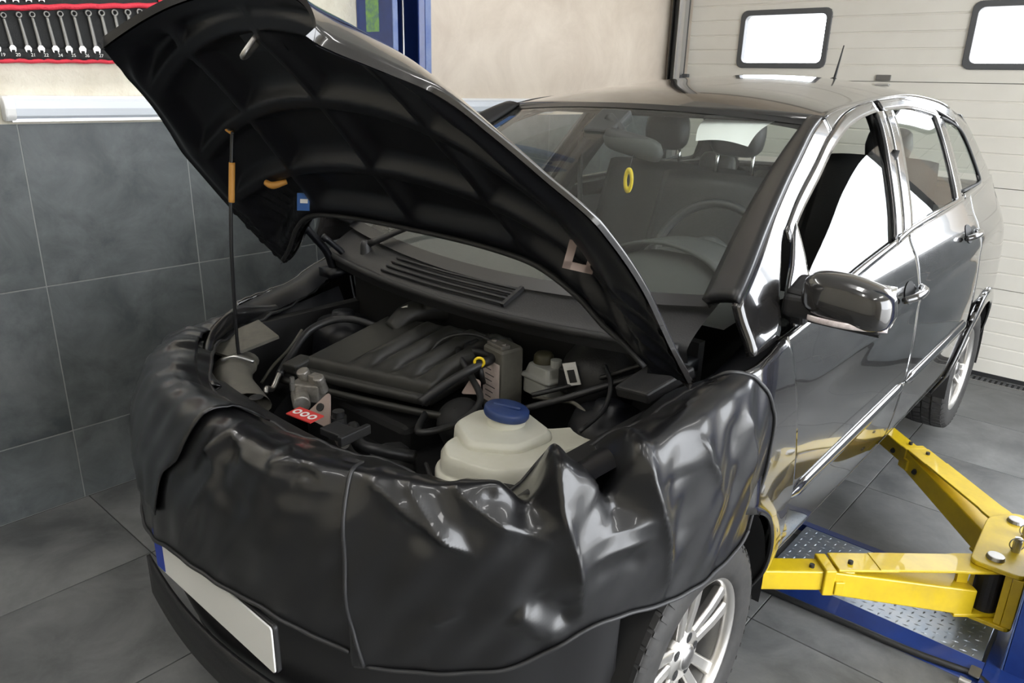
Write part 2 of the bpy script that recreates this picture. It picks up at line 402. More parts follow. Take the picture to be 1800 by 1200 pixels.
# ================================================================= ceiling lamps (real battens)
def batten(name, c, L, axis, label, group, lit=True, standoff='Z'):
    pass
LP = [(-1.0, -2.2), (1.3, -3.0), (2.9, -2.2), (-1.0, -.7), (2.9, .6), (1.1, -.4)]
for i, (x, y) in enumerate(LP):
    e = empty('ceiling_lamp', (x, y, CZ-.08), 'long white batten lamp on the ceiling above the workshop floor', 'lamp', 'ceiling batten lamps')
    add('housing', bx(x-.09, x+.09, y-.75, y+.75, CZ-.05, CZ), WHITE, e, smooth=False, bevel=.006)
    add('tube', bx(x-.075, x+.075, y-.73, y+.73, CZ-.075, CZ-.05), LAMP, e, smooth=False, bevel=.008)
# ================================================================= wall battens above the tile edge
def wall_batten(y0, y1, label):
    e = empty('wall_batten_lamp', (WX+.03, (y0+y1)/2, 1.52), label, 'lamp', 'slim batten lamps along the top of the wall tiles')
    z0, z1, x0 = 1.522, 1.596, WX
    prof = [(x0, z0), (x0+.028, z0), (x0+.042, z0+.012), (x0+.046, (z0+z1)/2), (x0+.042, z1-.012), (x0+.028, z1), (x0, z1)]
    def ext(a, b, p): 
        n = len(p); V = [(q[0], yy, q[1]) for yy in (a, b) for q in p]
        return V, [(i, (i+1) % n, n+(i+1) % n, n+i) for i in range(n)]+[tuple(range(n)), tuple(range(n, 2*n))]
    add('diffuser', ext(y0+.028, y1-.028, prof), DIFFUSER, e, smooth=False)
    add('back_rail', bx(x0, x0+.034, y0+.02, y1-.02, z1-.004, z1+.006), WHITE, e, smooth=False)
    add('lower_rail', bx(x0, x0+.036, y0+.02, y1-.02, z0-.008, z0+.002), SATIN, e, smooth=False)
    p2 = [(x0, z0-.006), (x0+.034, z0-.006), (x0+.05, z0+.01), (x0+.054, (z0+z1)/2), (x0+.05, z1-.01), (x0+.034, z1+.005), (x0, z1+.005)]
    for a, b in ((y0, y0+.035), (y1-.035, y1)): add('end_cap', ext(a, b, p2), WHITE, e, smooth=False, bevel=.006)
wall_batten(-1.80, -.565, 'slim white wall batten at the far left edge, only its end cap showing')
wall_batten(-.548, .652, 'slim white wall batten under the spanner roll beside the raised bonnet')
wall_batten(1.30, 2.50, 'slim white wall batten on the beige wall behind the windscreen')
# ================================================================= spanner roll
pr_ = empty('spanner_roll', (WX+.01, -.3, 1.70), 'black canvas spanner roll with red binding hung on the plaster wall', 'tool roll')
RXW = WX+.012
def PQ(y, z, dx=0): return (RXW+dx, y, z)
def rlo(y): return 1.715+.03*(y+.5)
def rmid(y): return 1.882+.10*(y+.5)
def rhi(y): return rmid(y)+.20
Y0, Y1 = -1.1, .055
add('canvas_back', grid(lambda a, b: PQ(Y0+(Y1-Y0)*a, rlo(Y0+(Y1-Y0)*a)+(rhi(0)-rlo(Y0+(Y1-Y0)*a))*b, .002*math.sin(40*a)), 60, 8), CLOTH, pr_, solid=.004)
add('pocket_band', grid(lambda a, b: PQ(Y0+(Y1-Y0)*a, rlo(Y0+(Y1-Y0)*a)+.004+.036*b, .010+.004*math.sin((Y0+(Y1-Y0)*a)*140)), 200, 4), CLOTH, pr_, solid=.003)
def bind(f, a, b, n=30, r=.008):
    return tube([PQ(a+(b-a)*k/n, f(a+(b-a)*k/n)+.0015*math.sin(k*2.1), .008) for k in range(n+1)], r, 8, 2)
add('lower_binding', bind(rlo, Y0, Y1, 40, .007), REDB, pr_)
add('middle_binding', bind(rmid, Y0, Y1, 40, .0095), REDB, pr_)
add('side_binding', tube([PQ(Y1+.004*math.sin(k*3), rlo(Y1)+(rhi(0)-rlo(Y1))*k/14, .008) for k in range(15)], .0105, 8, 2), REDB, pr_)
SP = [(-.575, 18), (-.53, 19), (-.484, 20), (-.437, 21), (-.396, 22), (-.350, 24), (-.306, 25), (-.260, 26), (-.211, 27), (-.165, None), (-.118, None), (-.07, None), (-.025, None)]
ROT = Matrix(((0, 0, 1), (1, 0, 0), (0, 1, 0)))
SPL = ['eighteenth', 'first']
def spanner(i, y, big):
    nm = SP[i][1]
    if nm: lab = 'steel spanner whose jaw stands over the printed number %s on the roll' % {19: 'nineteen', 20: 'twenty', 21: 'twenty-one', 22: 'twenty-two', 24: 'twenty-four', 25: 'twenty-five', 26: 'twenty-six', 27: 'twenty-seven', 18: 'x'}[nm]
    else: lab = 'steel combination spanner in the roll, %s right of the one numbered 27' % ['next', 'second', 'third', 'fourth'][i-9]
    if nm == 18: lab = 'steel combination spanner in the roll at the far left edge of the picture'
    zb, zt = rlo(y)+.045, rmid(y)-.034; lean = -.010
    e = empty('spanner', (RXW+.01, y, zb), lab, 'spanner', 'spanners in the roll')
    s = big
    Pth = [PQ(y+lean*(1-0)*0, zb, .012), PQ(y+lean*.5, (zb+zt)/2, .013), PQ(y+lean, zt, .012)]
    V, Fc = [], []
    for k, p in enumerate(crv(Pth, 6)):
        wd, th = .0062*s*(1.05-.02*k), .0034*s
        V += [(p[0]-th, p[1]-wd, p[2]), (p[0]+th*.3, p[1]-wd, p[2]), (p[0]+th, p[1], p[2]), (p[0]+th*.3, p[1]+wd, p[2]), (p[0]-th, p[1]+wd, p[2])]
    n = len(V)//5
    for k in range(n-1):
        for q in range(5): Fc.append((k*5+q, k*5+(q+1) % 5, k*5+5+(q+1) % 5, k*5+5+q))
    Fc += [(0, 1, 2, 3, 4), tuple(range(n*5-5, n*5))]
    add('shank', (V, Fc), SPAN, e, bevel=.001)
    # open end, half sunk in the pocket
    j = [(-.011, -.006), (-.013, .006), (-.006, .016), (.006, .016), (.013, .006), (.011, -.006), (.006, -.012), (.005, -.002), (-.005, -.002), (-.006, -.012)]
    add('open_jaw', xf(prism([(a*s, b*s) for a, b in j], -.003, .004), ROT, (RXW+.013, y, zb-.008)), STEEL, e, smooth=False, bevel=.001)
    rg = lathe([(.006*s, -.003), (.0105*s, -.004), (.0112*s, 0), (.0105*s, .004), (.006*s, .003), (.006*s, -.003)], 18, 'X')
    add('ring_end', xf(rg, None, (RXW+.012, y+lean, zt+.010)), SPAN, e)
for i, (y, n) in enumerate(SP): spanner(i, y, .82+.028*i)
for y, n in SP:
    if n: text('number', str(n), .0155, PQ(y+.012, rlo(y)+.020, .0175), ROT, LABELW, pr_)
# upper row of smaller spanners, only the tips of the heads
for i, y in enumerate((-.565, -.53, -.49, -.45, -.41, -.37)):
    e = empty('spanner', (RXW+.01, y, rmid(y)+.02), 'tip of a small spanner above the red middle binding of the roll', 'spanner', 'small spanners in the upper row of the roll')
    add('shank', tube([PQ(y, rmid(y)+.03, .012), PQ(y-.004, rmid(y)+.09, .013), PQ(y-.008, rmid(y)+.15, .012)], .005, 6), SPAN, e)
    add('open_jaw', xf(prism([(-.009, -.006), (-.010, .006), (0, .012), (.010, .006), (.009, -.006), (.004, 0), (-.004, 0)], -.003, .004), ROT, (RXW+.013, y, rmid(y)+.022)), STEEL, e, smooth=False)
# ================================================================= lift
def column(sx, label):
    x0, x1, ya, yb = 1.40, 1.665, 1.0, 1.232
    e = empty('lift_post', (sx*1.53, 1.115, 0), label, 'car lift', 'posts of the two post lift')
    S = (lambda vf: vf) if sx > 0 else mirx
    add('back_web', S(bx(x1-.012, x1, ya, yb, 0, 3.3)), BLUE, e, smooth=False)
    for a, b in ((ya, ya+.012), (yb-.012, yb)): add('side_web', S(bx(x0+.006, x1-.013, a, b, 0, 3.3)), BLUE, e, smooth=False)
    add('lip', S(bx(x0, x0+.012, ya, ya+.03, 0, 3.3)), BLUEL, e, smooth=False, bevel=.004)
    add('lip', S(bx(x0, x0+.012, yb-.075, yb, 0, 3.3)), BLUE, e, smooth=False, bevel=.004)
    add('edge_strip', S(bx(x0-.003, x0+.001, yb-.036, yb, .02, 3.3)), BLUEL, e, smooth=False)
    for yy in (ya+.068, ya+.128): add('lift_cable', S(cyl((x0+.08, yy, 1.66), .006, 3.25, 10)), SATIN, e)
    add('label_strip', S(bx(x0+.10, x0+.195, ya-.0015, ya, 1.90, 3.0)), GREEN, e, smooth=False)
    add('base_plate', S(bx(x0-.04, x1-.002, ya-.12, yb+.12, 0, .02)), BLUE, e, smooth=False, bevel=.003)
    for yy in (ya-.08, yb+.08): add('anchor_bolt', S(join(cyl((1.50, yy, .03), .018, .02, 6), cyl((1.50, yy, .045), .009, .05, 10))), STEEL, e, smooth=False)
    return e
column(-1, 'blue lift post with a green label strip against the beige wall')
post = column(1, 'blue lift post with two yellow swing arms reaching under the car sill')
# carriage yoke on the right column
def plate_poly(pts, r=.03):
    out = []; n = len(pts)
    for i in range(n):
        a, b, c = Vector(pts[i-1]), Vector(pts[i]), Vector(pts[(i+1) % n])
        p, q = b+(a-b).normalized()*r, b+(c-b).normalized()*r
        for t in (0, .25, .5, .75, 1): out.append(tuple((1-t)**2*p+2*t*(1-t)*b+t*t*q))
    return out
YP = plate_poly([(1.245, 1.075), (1.395, 1.075), (1.395, 1.50), (1.30, 1.50), (1.235, 1.40)])
yk = add('carriage', prism(YP, .292, .307), YELLOW, post, smooth=False, bevel=.003)
add('bottom_plate', prism(YP, .10, .114), YELLOW, yk, smooth=False, bevel=.003)
add('back_plate', bx(1.366, 1.395, 1.08, 1.49, .115, .291), YELLOW, yk, smooth=False, bevel=.002)
add('end_bar', bx(1.345, 1.365, 1.082, 1.10, .115, .291), YELLOW, yk, smooth=False, bevel=.002)
for x, y in ((1.305, 1.135), (1.315, 1.43)):
    add('pivot_pin', join(cyl((x, y, .20), .022, .21, 18), cyl((x, y, .313), .028, .012, 24, r2=.024)), STEEL, yk, smooth=False, bevel=.002)
for x, y in ((1.345, 1.225), (1.355, 1.345)):
    add('lock_pin', join(cyl((x, y, .326), .013, .04, 12), cyl((x, y, .35), .011, .012, 12)), STEEL, yk, smooth=False)
    rg = lathe([(.022+.002*math.cos(k*math.pi/3), .002*math.sin(k*math.pi/3)) for k in range(7)], 22, 'Y')
    add('pull_ring', xf(rg, RZ(.5), (x, y-.004, .335)), STEEL, yk)
add('bump_stop', cyl((1.335, 1.16, .165), .028, .09, 18), RUBBER, yk, smooth=False, bevel=.004)
def oriented(p, d, w, z0, z1, a0, a1, zs0=None, zs1=None):
    # bar along direction d from a0..a1 with half width w, z0..z1 at a0 and zs0..zs1 at a1
    zs0 = z0 if zs0 is None else zs0; zs1 = z1 if zs1 is None else zs1
    d = Vector((d[0], d[1], 0)).normalized(); n = Vector((-d.y, d.x, 0)); p = Vector((p[0], p[1], 0)); V = []
    for a, za, zb in ((a0, z0, z1), (a1, zs0, zs1)):
        for s in (-1, 1):
            for z in (za, zb): V.append(p+d*a+n*w*s+Vector((0, 0, z)))
    return V, [(0, 1, 3, 2), (4, 6, 7, 5), (0, 4, 5, 1), (2, 3, 7, 6), (0, 2, 6, 4), (1, 5, 7, 3)]
def arm(piv, end, L1, side):
    p = Vector(piv); d = (Vector(end)-p); L = d.length; d.normalize()
    n = Vector((-d.y, d.x))*side
    def at(a, b, z): q = p+d*a+n*b; return (q.x, q.y, z)
    O = lambda w, z0, z1, a0, a1, *k: oriented(piv, d, w, z0, z1, a0, a1, *k)
    # lower beam rising outward, top strap, inner slide, eye
    e = add('swing_arm', O(.043, .118, .215, .06, L1, .196, .279), YELLOW, post, smooth=False, bevel=.005)
    # top strap flares towards the carriage
    V = [at(.0, -.05, .281), at(.0, .05, .281), at(.10, .05, .281), at(.13, .046, .281), at(L1-.17, .046, .281), at(L1-.17, -.046, .281), at(.13, -.046, .281), at(.10, -.05, .281)]
    V2 = [(v[0], v[1], .2905) for v in V]; m_ = len(V)
    add('top_strap', (V+V2, [tuple(range(m_)), tuple(range(m_, 2*m_))]+[(i, (i+1) % m_, m_+(i+1) % m_, m_+i) for i in range(m_)]), YELLOW, e, smooth=False, bevel=.002)
    add('strap_end_plate', O(.0465, .279, .288, L1-.23, L1-.04), YELLOW, e, smooth=False, bevel=.003)
    add('eye_plate', O(.045, .116, .128, -.03, .12), YELLOW, e, smooth=False, bevel=.003)
    add('eye_tube', cyl((piv[0], piv[1], .2), .04, .155, 20), PLASTIC, e, smooth=False)
    add('web', O(.006, .128, .281, .075, .11), YELLOW, e, smooth=False)
    add('sleeve_collar', O(.0475, .192, .284, L1-.035, L1+.0), YELLOW, e, smooth=False, bevel=.004)
    add('slide_tube', O(.036, .203, .273, L1-.1, L), YELLOW, e, smooth=False, bevel=.005)
    for a, z in ((L1-.09, .288), (L1+.03, .2735)):
        add('stop_bolt', cyl(at(a, .012, z+.004), .008, .012, 10), RUBBER, e, smooth=False)
    for a, z in ((L1-.12, .225), (L1+.06, .23)):
        q = at(a, -.05 if a < L1 else -.04, z); add('side_bolt', cyl(q, .010, .016, 10, 'Y'), RUBBER, e, smooth=False)
    add('side_stop', O(.052, .198, .245, L1-.065, L1-.035), YELLOW, e, smooth=False, bevel=.003)
    add('pad_post', cyl(at(L-.05, 0, .3), .028, .06, 18), STEEL, e, smooth=False)
    add('rubber_pad', cyl(at(L-.05, 0, .352), .05, .055, 24), RUBBER, e, smooth=False, bevel=.005)
arm((1.305, 1.135), (.665, .555), .555, 1)
arm((1.315, 1.43), (.70, 2.045), .62, -1)
# floor cover plate between the columns: blue sides, diamond tread top
cp = empty('cable_cover', (1.0, 1.1, 0), 'blue cable cover with a grey diamond tread top on the floor under the arm', 'cable cover')
add('cover_plate', bx(.66, 1.35, .985, 1.36, .012, .03), TREADP, cp, smooth=False, bevel=.002)
add('ramp_edge', (lambda V: (V, [(0, 1, 2, 3), (4, 7, 6, 5), (0, 4, 5, 1), (3, 2, 6, 7), (0, 3, 7, 4), (1, 5, 6, 2)]))([(.60, .90, .001), (1.36, .90, .001), (1.36, .985, .001), (.60, .985, .001), (.60, .905, .004), (1.36, .905, .004), (1.36, .984, .031), (.60, .984, .031)]), BLUE, cp, smooth=False)
add('ramp_edge', (lambda V: (V, [(0, 1, 2, 3), (4, 7, 6, 5), (0, 4, 5, 1), (3, 2, 6, 7), (0, 3, 7, 4), (1, 5, 6, 2)]))([(.60, 1.445, .001), (1.36, 1.445, .001), (1.36, 1.36, .001), (.60, 1.36, .001), (.60, 1.44, .004), (1.36, 1.44, .004), (1.36, 1.361, .031), (.60, 1.361, .031)]), BLUE, cp, smooth=False)
dm = []
for i in range(24):
    for j in range(13):
        x, y = .68+i*.028, 1.0+j*.028
        a = .6 if (i+j) % 2 else -.6
        dm.append(xf(([(-.011, 0, .0005), (0, -.0035, .0005), (.011, 0, .0005), (0, .0035, .0005), (0, 0, .003)], [(0, 1, 4), (1, 2, 4), (2, 3, 4), (3, 0, 4), (3, 2, 1, 0)]), RZ(a+.78), (x, y, .0298)))
add('tread_diamonds', join(*dm), TREADP, cp, smooth=False)['kind'] = 'stuff'
hs = add('floor_hose', tube([(.56, .882, .012), (.71, .884, .013), (.90, .893, .013), (1.0, .897, .014), (1.17, .905, .013), (1.27, .915, .016), (1.345, .93, .013), (1.39, .905, .013), (1.45, .86, .013)], .011, 10, 8), HOSE)
tag(hs, 'thin dark hose lying on the floor tiles along the blue cable cover', 'hose')
add('hose_clip', xf(prism(rrect(.03, .05, .006), 0, .004), None, (1.345, .93, .022)), STEEL, hs, smooth=False)
add('coupling', cyl((1.33, .875, .014), .012, .03, 12, 'X'), STEEL, hs, smooth=False)
# ================================================================= the car
car = empty('car', (0, 1.35, .057), 'black five door hatchback raised on the lift with its bonnet open', 'car')
XSF = mono([.30, .385, .45, .55, .66, .70, .80, .90, 1.0, 1.08, 1.15, 1.2, 1.3, 1.45, 1.58, 1.66, 1.72],
           [.775, .818, .848, .868, .8795, .884, .8855, .882, .874, .861, .839, .812, .774, .705, .636, .575, .52])
def crease(y): return 1.0+.045*(y-1.0)
def xs(y, z):
    x = XSF(z)
    if y > 2.2: x -= (.02+.035*sstep(1.02, 1.25, z))*(y-2.2)**2+.35*max(0, y-3.0)**2*sstep(1.25, 1.05, z)
    if y < .4: x -= .03*(.4-y)**2+.05*sstep(.14, .0, y)*sstep(.62, .75, z)+.05*sstep(-.2, -.48, y)
    # soft character line along the doors
    if .3 < y < 3.2:
        d = z-crease(y); x += .006*math.exp(-(d/.035)**2)*sstep(.3, .7, y)*(1-sstep(2.7, 3.1, y))
        d2 = z-.70-.03*(y-.4); 
    # bulge over the wheel arches
    for yc, zc in ((0, .42), (2.778, .39)):
        r = math.hypot(y-yc, z-zc); x += .007*math.exp(-((r-.36)/.05)**2)*(1 if z > .35 else 0)
    return x
BELT = mono([.15, .40, .90, 1.28, 1.50, 2.16, 2.76, 3.3], [1.125, 1.145, 1.19, 1.219, 1.240, 1.268, 1.292, 1.30])
UWIN = mono([.44, .569, .762, .952, 1.208, 1.502, 1.674, 1.891, 2.232, 2.338, 2.627], [1.315, 1.38, 1.455, 1.528, 1.592, 1.624, 1.632, 1.637, 1.611, 1.594, 1.534])
RAIL = mono([.13, .37, .65, .90, 1.09, 1.34, 1.66, 2.03, 2.44, 2.70, 2.95], [1.235, 1.37, 1.498, 1.592, 1.630, 1.650, 1.670, 1.683, 1.662, 1.615, 1.54])
def sp(y, z, d=0): return (xs(y, z)+d, y, z)
def rowpatch(yl, yr, zf, n, m, d=0, eps=.003):
    # rows t=0..1 ; yl(t), yr(t), z = zf(t, y)
    def f(a, b):
        y = yl(b)+(yr(b)-yl(b))*a; return sp(y, zf(b, y), d)
    return grid(f, n, m)
def both(name, vf, ma, parent=None, **k):
    a = add(name, vf, ma, parent or car, **k); b = add(name, mirx(vf), ma, parent or car, **k); return a, b
# ---- doors (lower bodies)
ARC_F, ARC_R = (0, .42, .35), (2.778, .385, .352)
def fd_l(t): z = .455+t*.69; return float(np.interp(z, [.455, .72, .942, 1.087, 1.15], [.412, .378, .334, .304, .30]))+.003
def bp_y(z): return 1.42+.03*sstep(.6, .3, z)
fd = rowpatch(lambda t: fd_l(t), lambda t: 1.44, lambda t, y: .455+t*(BELT(y)-.008-.455), 70, 60)
fda, fdb = both('front_door', fd, PAINT, solid=.03)
def rd_r(t):
    z = .455+t*.83
    if z < .79: return 2.778-math.sqrt(max(.41**2-(z-.385)**2, .0))
    return 2.70-.31*(1-math.exp(-((z-.79)/.1)))*1.0+.0
def rd_r(t):
    z = .455+t*.83
    arc = 2.778-math.sqrt(max(.41**2-(z-.385)**2, 1e-6)) if z < .79 else 2.778
    return min(arc, 2.43)
rd = rowpatch(lambda t: 1.447, rd_r, lambda t, y: .455+t*(BELT(y)-.008-.455), 60, 60)
rda, rdb = both('rear_door', rd, PAINT, solid=.03)
# ---- sill
both('sill', rowpatch(lambda t: .40, lambda t: 2.43, lambda t, y: .385+t*.064, 80, 8), PAINT, solid=.02)
add('floor_pan', bx(-.78, .78, .45, 2.4, .385, .42), BAY, car, smooth=False)
both('sill_return', grid(lambda a, b: (xs(.4+2.03*a, .385)-.085*b, .4+2.03*a, .385-.012*math.sin(b*3.14)), 30, 5), PLASTIC)
# ---- side moulding (bright topped strip on both doors)
def mould(y0, y1):
    def zc(y): return .668+.034*(y-.38)/1.0*.75+.008*(y-1.2)*0
    pr = [(0, -.022), (.010, -.020), (.014, -.004), (.013, .010), (.006, .021), (0, .022)]
    V = []; N = 40
    for i in range(N+1):
        y = y0+(y1-y0)*i/N; k = 1-.75*sstep(N-3, N, i)-.75*(1-sstep(0, 3, i))*1.0
        for dx, dz in pr: V.append(sp(y, zc(y)+dz*k, dx*k+.0005))
    n = len(pr)
    return V, [(i*n+j, (i+1)*n+j, (i+1)*n+j+1, i*n+j+1) for i in range(N) for j in range(n-1)]
for par, q, s in ((fda, mould(.39, 1.437), 1), (fdb, mirx(mould(.39, 1.437)), 1), (rda, mould(1.45, 2.40), 1), (rdb, mirx(mould(1.45, 2.40)), 1)):
    add('side_moulding', q, GLOSSTRIM, par)
# ---- front fender around the arch (polar)
def fender(dz=0):
    yc, zc, r0 = ARC_F; V, Fc = [], []; NA, NR = 80, 16
    ztop = mono([-.5, -.2, .1, .35], [.98+dz, 1.05+dz, 1.10+dz, 1.145+dz*.3])
    def outside(y, z):
        return y < -.20 or y > np.interp(z, [.40, .72, .942, 1.087, 1.2], [.412, .378, .334, .304, .30])-.003 or z > ztop(y)
    for i in range(NA+1):
        a = math.radians(-6+132*i/NA); c, s = math.cos(a), math.sin(a); r = r0
        while not outside(yc+r*c, zc+r*s) and r < 1.2: r += .004
        for j in range(NR+1):
            q = r0+(max(r, r0+.012)-r0)*j/NR; y, z = yc+q*c, zc+q*s; V.append(sp(y, z))
    return V, [(i*(NR+1)+j, (i+1)*(NR+1)+j, (i+1)*(NR+1)+j+1, i*(NR+1)+j+1) for i in range(NA) for j in range(NR)]
fea = add('front_fender', fender(), PAINT, car, solid=.012); feb = add('front_fender', mirx(fender(-.085)), PAINT, car, solid=.012)
# fender top shelf folding inwards beside the bonnet opening
def ledge(dz): return grid(lambda a, b: (xs(-.45+.80*a, .98+.165*a)-.005-.10*b, -.45+.80*a, float(np.interp(-.45+.80*a, [-.5, -.2, .1, .35], [.98, 1.05, 1.10, 1.145]))-.03*b*b+.004*math.sin(b*3)-.025+dz*(1-.7*a)), 24, 6)
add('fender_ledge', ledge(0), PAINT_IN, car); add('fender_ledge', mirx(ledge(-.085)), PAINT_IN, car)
# ---- rear quarter
def quarter():
    yc, zc, r0 = ARC_R; out = []
    V, NA, NR = [], 48, 4
    for i in range(NA+1):
        a = math.radians(-4+188*i/NA)
        for j in range(NR+1):
            q = r0+.058*j/NR; V.append(sp(yc+q*math.cos(a), zc+q*math.sin(a)))
    out.append((V, [(i*(NR+1)+j, (i+1)*(NR+1)+j, (i+1)*(NR+1)+j+1, i*(NR+1)+j+1) for i in range(NA) for j in range(NR)]))
    # above the arch
    def f(a, b):
        z = .60+b*.70; arc = math.sqrt(max(.41**2-(z-.385)**2, 0)) if z < .795 else 0
        y0 = 2.437 if arc == 0 else 2.778-arc
        y1 = 3.28; y = max(y0, 2.437)+(y1-max(y0, 2.437))*a
        zl = z
        if b < .3: 
            dy = y-2.778; 
            if abs(dy) < .41: zl = max(z, .385+math.sqrt(.41**2-dy*dy))
        return sp(y, min(zl, BELT(y)+.0), 0)
    out.append(grid(f, 44, 40))
    def f2(a, b):
        z = .36+b*.42; arc = math.sqrt(max(.41**2-(z-.385)**2, 1e-6)); y0 = 2.778+arc; return sp(min(y0+(3.28-y0)*a, 3.28), z)
    out.append(grid(f2, 14, 14))
    return join(*out)
both('rear_quarter', quarter(), PAINT, solid=.012)
# ---- rear end: tailgate, bumper, D pillars
DED = mono([1.29, 1.34, 1.45, 1.54, 1.62], [3.20, 3.16, 3.03, 2.93, 2.85])
def qwr(z): return float(np.interp(z, [1.29, 1.305, 1.355, 1.46, 1.534, 1.60], [2.745, 2.745, 2.755, 2.71, 2.645, 2.56]))
both('rear_pillar', rowpatch(lambda t: qwr(1.29+t*.31), lambda t: DED(1.29+t*.31), lambda t, y: 1.293+t*(min(1.603, RAIL(y)-.012)-1.293), 14, 20), PAINT, solid=.01)
def rear(z, t, bulge, y0=3.28): 
    x = xs(y0, z)*(1-2*t); return (x, y0+bulge*(1-abs(1-2*t)**2.6), z)
add('tailgate', grid(lambda a, b: rear(.72+b*.54, a, .17-.05*b), 40, 14), PAINT, car, solid=.03)
add('rear_bumper', grid(lambda a, b: rear(.36+b*.36, a, .19+.03*math.sin(b*3)), 40, 12), PAINT, car, solid=.03)
add('rear_window', grid(lambda a, b: (lambda z: ((xs(DED(z), z)-.004)*(1-2*a), DED(z)+.07*(1-abs(1-2*a)**2.4), z))(1.30+b*.30), 30, 10), GLASS_RR, car)
# ---- roof
ROOFH = mono([.80, .95, 1.2, 1.7, 2.4, 2.9], [.030, .040, .055, .070, .066, .055])
def roofpt(t, y):
    z0 = RAIL(y); x = xs(y, z0)*t; return (x, y, z0+ROOFH(y)*(1-abs(t)**2.3))
def rooffront(t): return .865+.105*abs(t)**2
add('roof', grid(lambda a, b: roofpt(-1+2*a, rooffront(-1+2*a)+(2.88-rooffront(-1+2*a))*b), 60, 50), PAINT, car, solid=.025)
add('tailgate_header', grid(lambda a, b: tuple(Vector(roofpt(.995*(1-2*a), 2.87)).lerp(Vector((xs(DED(1.60), 1.60)*(1-2*a), DED(1.60)+.07*(1-abs(1-2*a)**2.4), 1.60)), b)), 30, 4), PAINT, car, solid=.02)
both('roof_gutter', tube([sp(y, RAIL(y), .001) for y in np.linspace(.98, 2.62, 26)], .0042, 6, 2), GLOSSTRIM)
# ---- A pillar: front trim face and painted side
def Wc(t): return Vector((.69-.105*t-.012*math.sin(3.14*t), .19+.765*t, 1.20+.398*t+.018*math.sin(3.14*t)))
YS = [.13, .37, .65, .90]
def S1(t): y = .13+.79*t; return Vector(sp(y, RAIL(y)))
both('windscreen_trim', grid(lambda a, b: tuple(Wc(a).lerp(S1(a), b)+Vector((.3, -.2, .5))*.012*math.sin(b*3.14)), 30, 6), TRIM, solid=.02)
# side of the pillar and door frame above the window
def frame_top(y): return RAIL(y)
def pill(a, b):
    y = .13+.85*a; zt = RAIL(y); zb = max(UWIN(y)+.036 if y > .45 else BELT(y)+(UWIN(.45)+.036-BELT(.45))*sstep(.25, .45, y), BELT(y)-.01); zb = min(zb, zt-.002)
    return sp(y, zb+(zt-zb)*b)
both('pillar', grid(pill, 40, 10), PAINT, solid=.02)
def side_rail(a, b):
    y = .97+(2.66-.97)*a; zt = RAIL(y); zb = min(UWIN(y)+.036, zt-.004); return sp(y, zb+(zt-zb)*b)
both('roof_side', grid(side_rail, 70, 6), PAINT, solid=.02)
# ---- front door: window frame, sail panel, glass
def frm(y0, y1, w0=.0, w1=.034, off=.002):
    return grid(lambda a, b: sp(y0+(y1-y0)*a, UWIN(y0+(y1-y0)*a)+w0+(w1-w0)*b, off), 50, 4)
for par, s in ((fda, 1), (fdb, -1)):
    S = (lambda v: v) if s > 0 else mirx
    add('window_frame', S(frm(.46, 1.535)), PAINT, par, solid=.016)
    add('sail_panel', S(grid(lambda a, b: (lambda y: sp(y, BELT(y)+(UWIN(y)+.01-BELT(y))*b*min(1, max(.02, (y-.30)/.2 if y < .5 else 1)), .003))(.36+.165*a), 16, 14)), GLOSSTRIM, par, solid=.012)
    add('rear_frame', S(grid(lambda a, b: (lambda z: sp(1.285+.216*(z-1.225)/.40+.085*a, z, .002))(1.222+.405*b), 5, 20)), GLOSSTRIM, par, solid=.014)
    # lowered glass: the window outline slid down
    def gl(a, b, dz=.098):
        y = .53+(1.40-.53)*a; zt = UWIN(y)-dz-.045*(1-a); zb = BELT(y)-.05; zt = max(zt, zb+.01); z = zb+(zt-zb)*b
        yy = min(y, 1.29+.216*(z-1.225)/.40+.01); return sp(yy, z, -.012)
    add('door_glass', S(grid(gl, 40, 24)), GLASS_SD, par)
    add('belt_strip', S(grid(lambda a, b: sp(.42+.88*a, BELT(.42+.88*a)-.008+.018*b, .004), 30, 3)), GLOSSTRIM, par, solid=.01)
    add('door_card', S(grid(lambda a, b: (xs(.5+.9*a, .6)-.07-.02*math.sin(b*6), .46+.95*a, .47+.70*b), 16, 12)), SEAT, par)
def handle(par, yc, zc, s):
    S = (lambda v: v) if s > 0 else mirx
    g = add('handle', S(tube([sp(yc-.105, zc-.006, .012), sp(yc-.06, zc, .034), sp(yc, zc+.003, .040), sp(yc+.06, zc+.004, .034), sp(yc+.10, zc+.004, .012)], [.011, .0135, .0145, .0135, .011], 10, 6)), PAINT, par)
    dsh = lathe([(.001, -.001), (.042, 0), (.05, .003)], 24, 'X')
    add('handle_recess', S(([(xs(yc+v[1]*1.15, zc+v[2]*.75)+.0025+(0.0 if abs(v[1])+abs(v[2]) > .02 else -.0), yc+v[1]*1.15, zc+v[2]*.75) for v in dsh[0]], dsh[1])), BAY, par)
for par, s in ((fda, 1), (fdb, -1)): handle(par, 1.315, 1.055, s)
for par, s in ((rda, 1), (rdb, -1)): handle(par, 2.235, 1.135, s)
